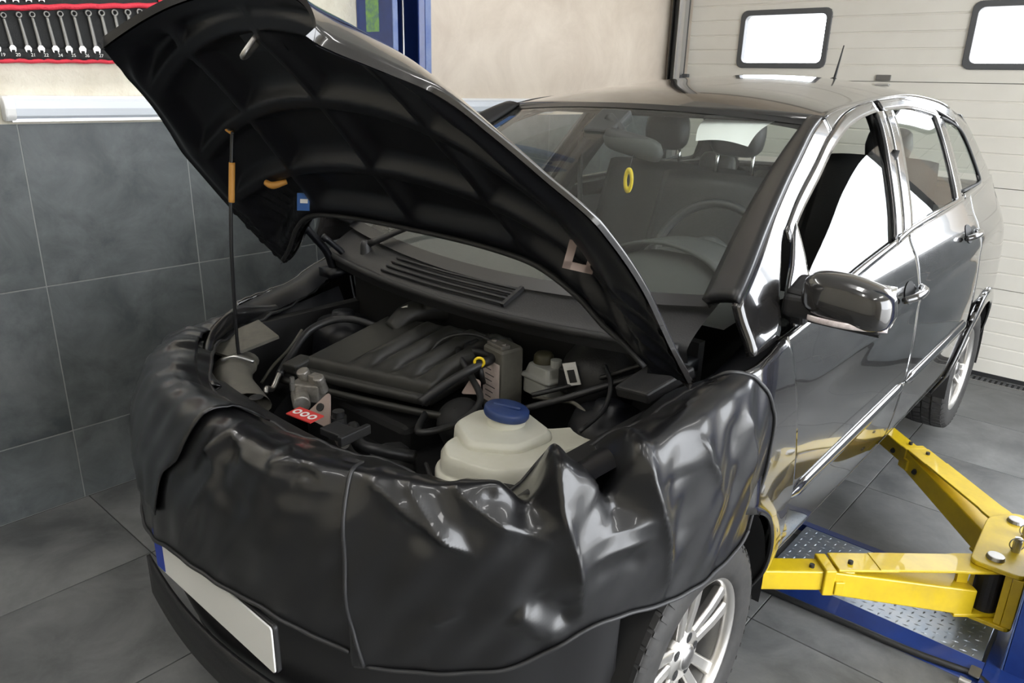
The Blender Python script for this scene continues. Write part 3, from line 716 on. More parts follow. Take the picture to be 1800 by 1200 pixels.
# ---- rear door upper, quarter window
for par, s in ((rda, 1), (rdb, -1)):
    S = (lambda v: v) if s > 0 else mirx
    add('window_frame', S(frm(1.60, 2.33)), PAINT, par, solid=.016)
    add('front_frame', S(grid(lambda a, b: (lambda z: sp(1.372+.216*(z-1.225)/.40+.115*a+(.0)*b, z, .002))(1.228+.40*b), 5, 20)), GLOSSTRIM, par, solid=.014)
    add('rear_frame', S(grid(lambda a, b: (lambda z: sp(2.165+.07*(z-1.27)/.33+.125*a, z, .003))(1.268+.335*b), 5, 20)), GLOSSTRIM, par, solid=.014)
    add('door_glass', S(grid(lambda a, b: (lambda z: sp(1.46+.19*(z-1.225)/.40+(2.17+.07*(z-1.27)/.33-1.46-.19*(z-1.225)/.40)*a, min(z, UWIN(1.5+.7*a)+.006), -.006))(1.235+.402*b), 20, 20)), GLASS_RR, par)
    add('belt_strip', S(grid(lambda a, b: sp(1.30+1.0*a, BELT(1.30+1.0*a)-.008+.018*b, .004), 30, 3)), GLOSSTRIM, par, solid=.01)
    add('door_card', S(grid(lambda a, b: (xs(1.5+.85*a, .6)-.07, 1.47+.9*a, .47+.74*b), 12, 8)), SEAT, par)
both('quarter_window', grid(lambda a, b: (lambda z: sp(2.27+.06*(z-1.30)/.3+(qwr(z)-2.27-.06*(z-1.30)/.3)*a, min(z, UWIN(min(2.33+.3*a, 2.627))+.005), -.004))(1.295+.302*b), 14, 16), GLASS_RR)
both('quarter_surround', tube([sp(2.30, 1.298, .001), sp(2.5, 1.302, .001), sp(2.735, 1.306, .001), sp(2.75, 1.35, .001), sp(2.705, 1.46, .001), sp(2.64, 1.535, .001), sp(2.48, 1.575, .001), sp(2.34, 1.597, .001)], .006, 6, 6), RUBBER)
both('quarter_belt', grid(lambda a, b: sp(2.30+.48*a, BELT(2.30+.48*a)-.006+.018*b, .004), 16, 3), GLOSSTRIM, solid=.008)
# ---- windscreen
def wsb(t): return Vector((.69*t, .13+.06*t*t+.0*abs(t), 1.150+.05*t*t))
def wst(t): return Vector((.585*t, .86+.095*t*t, 1.628-.028*t*t))
def ws(a, b, off=0):
    t = -1+2*a; p = wsb(t).lerp(wst(t), b); p += Vector((0, -.35, .94))*(.045*math.sin(3.14*b)*(1-.6*t*t)+off); return p
wsg = add('windscreen', grid(lambda a, b: tuple(ws(a, b)), 40, 24), GLASS_WS, car)
add('screen_band', grid(lambda a, b: tuple(ws(a, .965+.045*b, .002)), 40, 3), TRIM, wsg)
add('screen_base_band', grid(lambda a, b: tuple(ws(a, -.01+.045*b, .0022)), 40, 3), TRIM, wsg)
add('inspection_sticker', grid(lambda a, b: tuple(ws(.035+.035*a, .72+.18*b, -.003)), 4, 4), BTAG, wsg)
add('inspection_sticker', grid(lambda a, b: tuple(ws(.055+.02*a, .75+.05*b, -.005)), 4, 4), LABELW, wsg)
add('round_sticker', (lambda L: ([tuple(ws(.075+.035*math.cos(k*.524), .60+.04*math.sin(k*.524), -.003)) for k in range(12)], [tuple(range(12))]))(0), LABELW, wsg)
# ---- mirrors: housing with painted cap, lens and arm
def mirror(s):
    S = (lambda v: v) if s > 0 else mirx
    c = Vector((.966, .335, 1.236))
    def hous(a, b):
        th = 2*math.pi*b; u = -1+2*a            # u along x (outward)
        X = c.x+.102*u; taper = (1-abs(u)**4.5)**.38 if abs(u) < 1 else 0
        hz = (.060 if math.sin(th) > 0 else .046)*(1-.10*u)*taper*(.82+.25*min(1, (u+1))) ; hy = .064*taper
        cz, sz = math.cos(th), math.sin(th)
        yy = hy*np.sign(cz)*abs(cz)**.6; zz = hz*np.sign(sz)*abs(sz)**.55
        return (X, c.y+yy*(1 if cz < 0 else .35)-.05*(1-u)*.1, c.z+zz-.012*u)
    h_ = add('mirror', S(grid(hous, 26, 33)), PAINT, car)
    add('indicator_lens', S(grid(lambda a, b: (c.x-.07+.165*a, c.y-.050-.022*math.cos(a*2.2-1)+.03*a**3+.004*abs(b-.5), c.z-.046+.014*b), 20, 4)), CLEAR, h_, solid=.01)
    add('mirror_base', S(grid(lambda a, b: (c.x-.075+.155*a, c.y-.045*math.sin(3.14*b)*1.0*(1-.2*a)-.004, c.z-.034-.020*math.cos(3.14*b*.5)-.004*a), 14, 8)), PLASTIC, h_, solid=.016)
    add('mirror_arm', S(join(box((c.x-.105, c.y+.02, c.z-.035), (.10, .06, .058), RZ(.15)), box((.842, .385, c.z-.03), (.05, .09, .10), RX(.35)))), PLASTIC, h_, smooth=False, bevel=.014, seg=3)
    add('mirror_glass', S(grid(lambda a, b: (c.x-.08+.165*a, c.y+.024, c.z-.046+.092*b), 4, 4)), CHROME, h_, solid=.004)
mirror(1); mirror(-1)
# ---- antenna
an = add('antenna', tube([(.105, 2.45, 1.72), (.104, 2.49, 1.81), (.102, 2.53, 1.90)], [.0075, .005, .003], 8, 4), RUBBER, car)
add('antenna_foot', xf(lathe([(.001, .02), (.014, .015), (.024, 0), (.026, -.012)], 16), None, (.105, 2.447, 1.735)), PLASTIC, an)
# ---------------------------------------------------------------- wheels
def wheel(cx, cy, cz, s, rot):
    # built around the origin with +x outward, then placed
    def PL(vf):
        V = []
        for v in vf[0]:
            c, sn = math.cos(rot), math.sin(rot); y, z = v[1]*c-v[2]*sn, v[1]*sn+v[2]*c
            V.append((cx+s*v[0], cy+y, cz+z))
        return V, vf[1]
    tp = [(.212, -.095), (.235, -.102), (.27, -.104), (.296, -.098), (.308, -.084), (.310, -.05), (.310, .05), (.308, .084), (.296, .098), (.27, .104), (.235, .102), (.214, .094), (.208, .08), (.205, 0), (.208, -.08), (.212, -.095)]
    t = add('wheel', PL(lathe(tp, 72, 'X')), TYRE, car)
    bl = []; N = 50
    for k in range(N):
        for x0, x1, sh in ((-.088, -.046, .3), (-.036, -.004, .0), (.004, .036, .5), (.046, .088, .2)):
            a = 2*math.pi*(k+sh)/N; da = 2*math.pi/N*.38; V = []
            for rr in (.306, .3165):
                for aa, xx in ((a-da, x0), (a+da, x0), (a+da+.03*(1 if x0 > 0 else -1), x1), (a-da+.03*(1 if x0 > 0 else -1), x1)):
                    q = rr-(.006 if abs(xx) > .08 else 0); V.append((xx, q*math.cos(aa), q*math.sin(aa)))
            bl.append((V, [(0, 3, 2, 1), (4, 5, 6, 7), (0, 1, 5, 4), (1, 2, 6, 5), (2, 3, 7, 6), (3, 0, 4, 7)]))
        a = 2*math.pi*k/N; V = []
        for xx, rr in ((.090, .3065), (.1005, .290)):
            for aa in (a-.018, a+.018):
                for q in (0, .0015): V.append((xx+q*.7, (rr+q)*math.cos(aa), (rr+q)*math.sin(aa)))
        bl.append((V, [(0, 1, 3, 2), (4, 6, 7, 5), (0, 4, 5, 1), (2, 3, 7, 6), (1, 5, 7, 3), (0, 2, 6, 4)]))
    tb = add('tread_blocks', PL(join(*bl)), TYRE, t, smooth=False); tb['kind'] = 'stuff'
    rp = [(.200, .06), (.203, .074), (.2185, .082), (.2195, .089), (.2165, .093), (.208, .0905), (.2005, .078), (.198, .066), (.200, .06)]
    add('rim', PL(lathe(rp, 64, 'X')), ALLOY, t)
    add('rim_barrel', PL(lathe([(.19, -.09), (.184, -.02), (.188, .03), (.199, .066)], 64, 'X')), ALLOYD, t)
    add('brake_disc', PL(lathe([(.05, .0), (.135, .0), (.137, -.006), (.135, -.012), (.05, -.012)], 40, 'X')), ALLOYD, t)
    add('brake_caliper', PL(grid(lambda a, b: (-.03+.05*b, (.10+.05*math.sin(b*3.14))*math.cos(2.2+.9*a), (.145)*math.sin(2.2+.9*a)), 8, 5)), BAY, t, solid=.02)
    hp = [(.001, .074), (.030, .075), (.034, .072), (.036, .066), (.062, .066), (.072, .058), (.074, .03), (.03, .02)]
    add('hub', PL(lathe(hp, 40, 'X')), ALLOY, t)
    add('hub_cap', PL(lathe([(.001, .0815), (.018, .081), (.027, .078), (.031, .073)], 30, 'X')), ALLOYD, t)
    for k in range(5):
        a = 2*math.pi*(k+.5)/5+.314
        add('bolt_hole', PL(xf(lathe([(.001, .0672), (.0115, .0672), (.0135, .0668)], 14, 'X'), None, (0, .05*math.cos(a), .05*math.sin(a)))), BAY, t)
    for k in range(5):
        for q in (-1, 1):
            a0 = 2*math.pi*k/5+q*.30; a1 = 2*math.pi*k/5+q*.165; V = []
            st = [(.052, a0, .062, .017, .02), (.09, a0*.0+(2*math.pi*k/5+q*.245), .066, .0155, .024), (.14, 2*math.pi*k/5+q*.205, .072, .0165, .026), (.185, 2*math.pi*k/5+q*.185, .074, .019, .026), (.206, 2*math.pi*k/5+q*.18, .074, .022, .022)]
            for r, a, x, hw, dp in st:
                cr_, sr_ = math.cos(a), math.sin(a); tx, ty = -sr_, cr_
                for ww, xx in ((-hw*.72, x), (hw*.72, x), (hw, x-.008), (hw*.8, x-dp), (-hw*.8, x-dp), (-hw, x-.008)):
                    V.append((xx, r*cr_+ww*tx, r*sr_+ww*ty))
            Fc = [(i*6+j, i*6+(j+1) % 6, i*6+6+(j+1) % 6, i*6+6+j) for i in range(4) for j in range(6)]+[tuple(range(6)), tuple(range(24, 30))]
            add('spoke', PL((V, Fc)), ALLOY, t, smooth=False, bevel=.002)
HZ = .373
for cx, cy, s, ro in ((.762, 0, 1, .35), (-.762, 0, -1, .2), (.762, 2.778, 1, .85), (-.762, 2.778, -1, .1)): wheel(cx, cy, HZ, s, ro)
# dark wheel housings
for cy, zc in ((0, .42), (2.778, .385)):
    both('wheel_housing', join(grid(lambda a, b: (.865-.32*b, cy+.353*math.cos(math.pi*(-.06+1.12*a)), zc+.353*math.sin(math.pi*(-.06+1.12*a))), 40, 4),
         ([(.545, cy+.353*math.cos(math.pi*(-.06+1.12*k/24)), zc+.353*math.sin(math.pi*(-.06+1.12*k/24))) for k in range(25)], [tuple(range(25))])), BAY)
# ---------------------------------------------------------------- interior
def seat(x, y, w_, recl, label=None, hz=1.50, posts=True, base=.62):
    def cush(a, b):
        u, v = -1+2*a, -1+2*b; return (x+w_*u, y-.26+.26*v-.0, base+.14+.03*(abs(u)**3)-.05*(abs(v)**6)*1-.02*v)
    s_ = add('seat', grid(cush, 12, 12), SEAT, car, solid=.14)
    def back(a, b):
        u = -1+2*a; z = base+.10+.74*b; return (x+w_*(.98-.22*b*b)*u, y+.02+recl*b-.035*abs(u)**2.5*(-1)-.035, z-.02*abs(u)**4)
    add('backrest', grid(back, 14, 16), SEAT, s_, solid=.11, off=1)
    hy = y+recl+.02
    def head(a, b):
        th, u = 2*math.pi*a, -1+2*b; k = (1-abs(u)**5)**.5 if abs(u) < 1 else 0
        return (x+.105*u, hy+.05*k*math.cos(th), hz+.082*k*math.sin(th))
    add('headrest', grid(head, 20, 15), SEAT, s_)
    if posts:
        for q in (-.068, .068): add('headrest_post', cyl((x+q, hy, hz-.10), .006, .12, 10), CHROME, s_)
seat(.25, 1.0, .23, .16, hz=1.54, base=.55); seat(-.27, 1.40, .23, .17, hz=1.51, base=.53)
seat(-.42, 2.22, .26, .16, hz=1.29, base=.44, posts=False); seat(.42, 2.22, .26, .16, hz=1.46, base=.56); seat(0, 2.25, .15, .16, hz=1.27, base=.45, posts=False)
add('load_cover', bx(-.62, .62, 2.45, 3.15, 1.10, 1.13), SEAT, car, smooth=False)
add('cabin_floor', bx(-.75, .75, .45, 3.1, .42, .47), BAY, car, smooth=False)
def dash(a, b):
    t = -1+2*a; y = .20+.56*b; z = 1.135-.015*b+.03*math.sin(b*3)*(1-.3*t*t)
    x = .72*t; bn = math.exp(-((x-.36)/.17)**4)*math.exp(-((y-.60)/.15)**2); z += .065*bn
    if b > .85: z -= (b-.85)*2.6
    return (x, y+.03*t*t, z)
ds = add('dashboard', grid(dash, 60, 40), DASH, car)
add('dash_front', bx(-.70, .70, .70, .78, .6, 1.05), DASH, ds, smooth=False, bevel=.02)
add('instrument_cowl', grid(lambda a, b: (.36+.20*math.cos(math.pi*a)*(1-.03*b), .53+.20*b, 1.145+.10*math.sin(math.pi*a)*(1-.12*b)), 24, 8), DASH, ds, solid=.01)
sw_c, sw_r = Vector((.37, .80, 1.165)), .187
def swp(r, a): 
    p = Vector((r*math.cos(a), 0, r*math.sin(a))); p = RX(-.42) @ p; return sw_c+p
stw = add('steering_wheel', (lambda P: tube([tuple(p) for p in P], .0155, 10, 1, False, False))([swp(sw_r, 2*math.pi*k/40) for k in range(41)]), SEAT, car)
add('wheel_hub', join(xf(lathe([(.001, -.03), (.06, -.028), (.075, -.01), (.075, .03)], 24, 'Y'), RX(-.42), sw_c)), DASH, stw)
for a in (0, math.pi, -math.pi/2): add('wheel_spoke', tube([tuple(swp(.05, a)), tuple(swp(.12, a)), tuple(swp(.185, a))], [.022, .016, .013], 8), DASH, stw)
add('hub_badge', xf(lathe([(.001, -.034), (.02, -.0335), (.026, -.031)], 20, 'Y'), RX(-.42), sw_c), SATIN, stw)
rv = add('interior_mirror', grid(lambda a, b: (lambda th, u: (.135+.115*u, .68+.022*math.cos(th)*(1-abs(u)**6)**.5+.0*u, 1.512+.036*math.sin(th)*(1-abs(u)**6)**.5-.02*u))(2*math.pi*a, -1+2*b), 18, 15), DASH, car)
add('mirror_stem', tube([(.10, .70, 1.53), (.05, .72, 1.565), (.0, .74, 1.585)], [.012, .014, .02], 8), DASH, rv)
add('sensor_pod', box((.0, .735, 1.565), (.12, .13, .045), RX(.55)), DASH, rv, smooth=False, bevel=.012, seg=3)
for x in (-.36, .36): add('sun_visor', box((x, 1.05, 1.600), (.36, .15, .018), RX(-.1)), DASH, car, smooth=False, bevel=.006)
both('seat_belt', tube([(.69, 1.52, 1.50), (.66, 1.50, 1.2), (.60, 1.45, .8)], .012, 6), SEAT)
both('b_pillar_inner', grid(lambda a, b: (xs(1.45, 1.2+.42*b)-.045, 1.36+.216*b+.17*a, 1.2+.42*b), 4, 12), SEAT, solid=.02)
both('a_pillar_inner', grid(lambda a, b: tuple(Wc(a)-Vector((.012+.0*b, -.02-.05*b, .015))), 20, 4), DASH, solid=.01)
add('headliner', grid(lambda a, b: (lambda t, y: (roofpt(t*.95, y)[0], y, roofpt(t*.95, y)[2]-.045))(-1+2*a, .97+1.8*b), 20, 16), mat('headliner_cloth', (.16, .158, .145), .9), car)
# ---------------------------------------------------------------- bonnet, propped open
HO, HE, HN = Vector((0, -.02, 1.10)), Vector((0, -.669, .743)), Vector((0, .743, .669))
XE = mono([0, .276, .485, .602, .686, .785, .846, .919, 1.1], [.785, .78, .745, .673, .62, .56, .485, .405, .39])
def hs_r(t): return .205*(1-sstep(.50, 1.0, abs(t))**1.25)
def hs_f(t): return .925+.015*(1-t*t)
def hp_(x, s, n): return HO+Vector((x, 0, 0))+HE*s+HN*n
def crown(t, s): return .125*(1-abs(t)**3.0)*(.78+.22*sstep(0, .3, s))-.075*max(0, (s-.62)/.42)**2-.012*sstep(.45, .1, s)*abs(t)**6
def hood_sk(a, b, dn=0):
    t = -1+2*a
    sf = 1.07; 
    s0, s1 = hs_r(t), hs_f(t)
    s = s0+(s1-s0)*b; x = XE(s)*t
    return hp_(x, s, crown(t, s)+dn)
NU, NV = 90, 70
def front_d(t): return .008+.014*abs(t)**8
def edge_d(a): return .010+.012*sstep(.80, .97, a)
hood = add('bonnet', join(grid(lambda a, b: tuple(hood_sk(a, b)), NU, NV),
     grid(lambda a, b: tuple(hood_sk(0, a)-HN*edge_d(a)*b+Vector((.006*b, 0, 0))), NV, 4),
     grid(lambda a, b: tuple(hood_sk(1, a)-HN*edge_d(a)*b-Vector((.006*b, 0, 0))), NV, 4),
     grid(lambda a, b: tuple(hood_sk(a, 0)-HN*.02*b), NU, 3)), PAINT, car)
add('front_lip', grid(lambda a, b: tuple(hood_sk(a, 1)-HN*front_d(-1+2*a)*b-HE*.014*b), NU, 4), TRIM, hood)
def bump1(v, c, w_): return math.exp(-((v-c)/w_)**2)
def inner(a, b):
    t = -1+2*a; s0, s1 = hs_r(t), hs_f(t); s = s0+.012+(s1-s0-.03)*b; x = XE(s)*t*.985
    d = .010+(front_d(t)-.006)*sstep(.84, .99, b)+.036*sstep(1.0, .90, abs(t))*(1-sstep(.84, .99, b))
    # deep pockets between the stamped ribs
    e = abs(t)
    inside = sstep(.93, .84, e)*sstep(.05, .12, b)*sstep(.97, .90, b)
    arcs = [(.36, .10, .022), (.52, .16, .024), (.70, .20, .024), (.87, .20, .02)]
    rib = 0
    for c0, k, wd in arcs: rib = max(rib, bump1(s, c0+k*(1-(x/.62)**2)*.9-.02, wd*1.25))
    for xc, sl in ((0, 0), (.34, .18), (-.34, -.18), (.60, .25), (-.60, -.25)): rib = max(rib, .9*bump1(x, xc*(1.15-sl*0)-sl*(s-.3)*1.0, .03))
    rib = min(1, rib*1.25)
    d -= .036*inside*(1-rib)
    # hinge area grooves
    if e > .62 and s < .34: d += .006*max(0, math.sin((x*1.0+s*.6)*150))*sstep(.34, .28, s)*sstep(.62, .7, e)
    return tuple(hp_(x, s, crown(t, s)-d))
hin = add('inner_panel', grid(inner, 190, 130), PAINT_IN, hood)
def on_in(t, s, d=0):
    s0, s1 = hs_r(t), hs_f(t); b = (s-s0-.012)/(s1-s0-.03); p = Vector(inner((t+1)/2, min(max(b, 0), 1))); return p-HN*d
def patch(t, s, w_, h_, d=.004, th=.003, rot=0):
    p = on_in(t, s, d); ex, ey = Vector((1, 0, 0)), HE
    ex, ey = ex*math.cos(rot)+ey*math.sin(rot), ey*math.cos(rot)-ex*math.sin(rot)
    V = [p+ex*a*w_/2+ey*b*h_/2+HN*c for c in (0, -th) for a, b in ((-1, -1), (1, -1), (1, 1), (-1, 1))]
    return V, [(0, 1, 2, 3), (7, 6, 5, 4), (0, 4, 5, 1), (1, 5, 6, 2), (2, 6, 7, 3), (3, 7, 4, 0)]
def place(px_t, s): return on_in(px_t, s)
tgp = on_in(-.55, .285, .022); RT = RZ(.72) @ RX(-.25)
add('blue_tag', box(tuple(tgp), (.036, .003, .05), RT), BTAG, hood, smooth=False)
add('tag_print', box(tuple(tgp+RT @ Vector((.002, -.002, .002))), (.022, .001, .012), RT), LABELW, hood, smooth=False)
add('prop_socket', tube([tuple(on_in(-.65, .375, .012)), tuple(on_in(-.62, .363, .016)), tuple(on_in(-.59, .35, .012))], [.009, .011, .008], 8), ORANGE, hood)
def padbar(dx, ds, w_, h_, rot=-.2):
    p = on_in(.84, .365, .022); ex, ey = Vector((.78, .62, 0)), Vector((.12, -.15, .98)); ex, ey = ex*math.cos(rot)+ey*math.sin(rot), ey*math.cos(rot)-ex*math.sin(rot)
    p = p+ex*dx+ey*ds; V = [p+ex*a*w_/2+ey*b*h_/2+Vector((.62, -.78, .1))*c for c in (-.004, .004) for a, b in ((-1, -1), (1, -1), (1, 1), (-1, 1))]
    return V, [(0, 1, 2, 3), (7, 6, 5, 4), (0, 4, 5, 1), (1, 5, 6, 2), (2, 6, 7, 3), (3, 7, 4, 0)]
add('foam_pad', join(padbar(-.022, 0, .016, .06), padbar(0, -.022, .06, .016), padbar(.022, -.008, .016, .044)), FOAM, hood, smooth=False)
lt = add('latch_striker', tube([tuple(on_in(-.13, .80, .0)), tuple(on_in(-.12, .80, .05)), tuple(on_in(-.05, .82, .055)), tuple(on_in(-.03, .83, .0))], .006, 8), STEEL, hood)
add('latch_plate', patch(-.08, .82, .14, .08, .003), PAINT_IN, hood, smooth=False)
add('bonnet_seal', tube([tuple(on_in(t, hs_r(t)+.03, .008)) for t in np.linspace(-.9, .9, 30)], .007, 8, 2), RUBBER, hood)
# prop rod with orange grip
top = on_in(-.63, .561, .008)
rod = add('prop_rod', tube([tuple(top+Vector((-.035, .0, .012))), tuple(top), tuple(top+Vector((-.004, -.002, -.03))), (-.462, -.385, 1.25), (-.512, -.370, .93), (-.508, -.36, .90), (-.485, -.345, .868)], .0052, 8, 8), TRIM, car)
t0, t1 = Vector((-.424, -.392, 1.49)), Vector((-.462, -.385, 1.25))
P0 = top.lerp(Vector((-.462, -.385, 1.25)), .26); P1 = top.lerp(Vector((-.462, -.385, 1.25)), .62)
add('rod_grip', tube([tuple(P0), tuple(P0.lerp(P1, .5)), tuple(P1)], .0085, 10), ORANGE, rod)
add('rod_hook', tube([tuple(top+Vector((-.045, .0, .016))), tuple(top+Vector((-.02, 0, .006))), tuple(top)], .006, 8), ORANGE, rod)
add('rod_clip', join(box((-.50, -.355, .872), (.05, .018, .022), RZ(.4)), box((-.53, -.375, .868), (.02, .03, .03), RZ(.4))), PLASTIC, rod, smooth=False, bevel=.003)
# bonnet hinges
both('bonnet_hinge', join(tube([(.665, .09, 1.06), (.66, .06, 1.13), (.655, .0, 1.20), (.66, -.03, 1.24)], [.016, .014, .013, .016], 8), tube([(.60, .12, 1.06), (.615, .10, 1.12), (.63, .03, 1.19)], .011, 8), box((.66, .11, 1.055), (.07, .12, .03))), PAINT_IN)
# ---------------------------------------------------------------- engine bay shell
bay = add('engine_bay', join(bx(-.62, .62, -.46, .20, .40, .42), bx(-.70, -.66, -.34, .22, .42, .93), bx(.66, .70, -.34, .22, .42, .98), bx(-.68, .68, .19, .22, .42, 1.10), bx(-.45, .45, -.60, -.57, .42, .86)), BAY, car, smooth=False)
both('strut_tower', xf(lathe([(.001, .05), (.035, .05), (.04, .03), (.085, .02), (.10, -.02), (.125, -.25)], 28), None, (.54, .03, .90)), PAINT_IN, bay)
inf = lambda dz: grid(lambda a, b: (.66+.03*b+.05*b*b, -.38+.54*a, .78+(.17+dz)*b+(.10*a)*b), 12, 6)
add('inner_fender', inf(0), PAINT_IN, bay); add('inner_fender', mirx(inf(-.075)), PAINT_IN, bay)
# cowl tray: black plastic with ribs under the screen
def cowl(a, b):
    t = -1+2*a; y0 = .015+.075*t*t; y1 = .15+.075*t*t; z0, z1 = 1.092+.02*t*t, 1.146+.048*t*t
    y = y0+(y1-y0)*b; z = z0+(z1-z0)*(b**.7); return (.70*t, y, z)
cw = add('cowl_panel', join(grid(cowl, 50, 12), grid(lambda a, b: (.70*(-1+2*a), .015+.075*(-1+2*a)**2+.012*b, 1.092+.02*(-1+2*a)**2-.035*b), 50, 4)), PLASTIC, car)
for k in range(4): add('cowl_rib', tube([(-.36+.0*k, .055+.022*k, 1.120+.009*k), (-.1, .045+.022*k, 1.118+.009*k), (.16, .048+.022*k, 1.120+.009*k)], .0045, 6), PLASTIC, cw)
add('cowl_grille', box((.165, .085, 1.133), (.012, .09, .012), RX(.4)), PLASTIC, cw, smooth=False)
add('cowl_seal', tube([(.68*(-1+2*k/20), .012+.075*(-1+2*k/20)**2, 1.094+.02*(-1+2*k/20)**2) for k in range(21)], .011, 8, 2), RUBBER, cw)
# wipers
def wiper(p0, p1, p2, lab):
    wp = add('wiper', tube([p0, p1, p2], [.012, .0075, .005], 8), TRIM, car)
    add('wiper_pivot', xf(lathe([(.001, .016), (.014, .014), (.018, 0), (.02, -.03)], 16), None, p0), PLASTIC, wp)
    q0, q1 = Vector(p1).lerp(Vector(p2), .0), Vector(p2)+(Vector(p2)-Vector(p1))*.35
    add('wiper_blade', join(tube([tuple(q0+Vector((0, -.0, .012))), tuple(q0.lerp(q1, .5)+Vector((0, 0, .018))), tuple(q1+Vector((0, 0, .008)))], .0058, 6), tube([tuple(q0+Vector((0, 0, .0))), tuple(q0.lerp(q1, .5)+Vector((0, 0, .004))), tuple(q1)], .003, 6)), RUBBER, wp)
def wsp(x, b, off=.012): 
    p = ws((x/.65+1)/2, b, off); return tuple(p)
wiper((.52, .12, 1.165), wsp(.40, .13, .03), wsp(.16, .13, .02), 'l')
wiper((-.52, .12, 1.165), wsp(-.30, .11, .03), wsp(.02, .12, .02), 'r')
# ---------------------------------------------------------------- engine
def EC(u, v, h=0):       # engine cover frame: u across 0..1, v back 0..1
    p0, pu, pv = Vector((-.40, -.235, .855)), Vector((.46, .105, .012)), Vector((.045, .30, .085))
    n = pu.cross(pv).normalized(); return p0+pu*u+pv*v+n*h
def ecbox(u0, u1, v0, v1, h0, h1): 
    V = [EC(u, v, h) for u in (u0, u1) for v in (v0, v1) for h in (h0, h1)]
    return V, [(0, 1, 3, 2), (4, 6, 7, 5), (0, 4, 5, 1), (2, 3, 7, 6), (0, 2, 6, 4), (1, 5, 7, 3)]
eng = add('engine', join(bx(-.42, .06, -.22, .12, .45, .80), bx(-.2, .2, -.30, -.05, .45, .72)), BAY, car, smooth=False, bevel=.02)
def ectop(a, b):
    h = .03
    if a > .33:
        k = (a-.33)/.67*4; fr = k-math.floor(k); dv = sstep(.04, .16, b)*sstep(.72, .60, b)*0+sstep(.06, .30, b)*sstep(1.0, .93, b)
        h += (.03*math.sin(math.pi*min(max((fr-.08)/.84, 0), 1))**.5)*dv-.010*dv
    h -= .035*max(0, (.10-b)/.10)**2+.02*max(0, (.03-a)/.03)**2+.02*max(0, (a-.97)/.03)**2
    return tuple(EC(a, b, h))
add('engine_cover', join(grid(ectop, 120, 50), ecbox(0, 1, 0, 1, -.03, .004)), ENGPL, eng)
add('cover_front_rail', tube([tuple(EC(-.04, -.05, .0)), tuple(EC(.5, -.06, .0)), tuple(EC(1.02, -.05, .0))], .017, 10), ENGPL, eng)
add('fuel_rail', tube([tuple(EC(-.06, -.16, -.02)), tuple(EC(.5, -.17, -.02)), tuple(EC(1.06, -.15, -.02)), tuple(EC(1.25, -.12, -.015))], .011, 8), ENGPL, eng)
add('cover_end_cap', ecbox(-.07, .05, -.10, .12, -.01, .028), ENGPL, eng, smooth=False, bevel=.008, seg=3)
add('intake_elbow', tube([tuple(EC(.16, .86, .01)), tuple(EC(.18, 1.05, .04)), tuple(EC(.22, 1.25, .03)), tuple(EC(.25, 1.5, -.02))], [.036, .038, .036, .034], 14), ENGPL, eng)
add('elbow_clamp', tube([tuple(EC(.145, .98, .03)), tuple(EC(.16, 1.0, .065)), tuple(EC(.2, 1.03, .075))], .006, 6), SATIN, eng)
add('oil_cap', xf(lathe([(.001, .02), (.02, .018), (.024, 0)], 18), None, tuple(EC(.30, 1.15, .06))), PLASTIC, eng)
add('dipstick', tube([tuple(EC(1.16, .35, .0)), tuple(EC(1.15, .36, .05))], .007, 8), PLASTIC, eng)
dr_ = lathe([(.013+.004*math.cos(k*math.pi/4), .004*math.sin(k*math.pi/4)) for k in range(9)], 20, 'Y')
add('dipstick_ring', xf(dr_, RZ(.7), tuple(EC(1.15, .36, .068))), YCLIP, eng)
add('lifting_eye', xf(prism(plate_poly([(-.035, -.02), (.03, -.022), (.02, .02), (-.012, .028)], .01), -.002, .002), RX(.9) @ RZ(.3), tuple(EC(1.17, .22, .012))), FOAM, eng, smooth=False)
# cast thermostat housing, triangular bracket, sensor, on the front of the engine
TH = Vector((-.215, -.335, .86))
th = add('thermostat_housing', join(box(tuple(TH+Vector((-.01, .01, .0))), (.085, .05, .05), RZ(.5)), xf(cyl((0, 0, 0), .024, .075, 18, 'X'), RZ(-.5), tuple(TH+Vector((.02, -.035, -.004)))), xf(cyl((0, 0, 0), .018, .05, 16), RX(.4), tuple(TH+Vector((-.035, .02, .03)))), xf(cyl((0, 0, 0), .016, .05, 16), RX(.3), tuple(TH+Vector((.03, .025, .025)))), box(tuple(TH+Vector((.0, .03, .03))), (.035, .03, .03), RZ(.2))), CASTAL, car, smooth=False, bevel=.004)
for dx, dy in ((-.04, -.02), (.035, .03), (.0, -.045)): add('housing_bolt', cyl(tuple(TH+Vector((dx, dy, .03))), .007, .02, 6), STEEL, th, smooth=False)
add('bracket_plate', xf(prism(plate_poly([(-.045, -.03), (.05, -.045), (.005, .05)], .014), -.003, .003), RZ(.25) @ RX(.9), (-.075, -.385, .87)), FOAM, eng, smooth=False)
add('bracket_hole', xf(cyl((0, 0, .002), .011, .004, 16), RZ(.25) @ RX(.9), (-.078, -.386, .874)), BAY, eng, smooth=False)
add('sensor_body', join(cyl((.02, -.40, .86), .02, .05, 16), cyl((.02, -.40, .885), .015, .03, 14)), PLASTIC, eng, smooth=False)
add('sensor_nozzle', xf(join(cyl((0, 0, 0), .018, .07, 14, 'X'), cyl((.04, 0, 0), .012, .03, 12, 'X')), RZ(-.45), (.06, -.425, .855)), CASTAL, eng, smooth=False, bevel=.002)
add('alternator', xf(lathe([(.001, .05), (.045, .05), (.06, .035), (.065, 0), (.06, -.06)], 24, 'Y'), RZ(-.3), (.11, -.31, .74)), BAY, eng)
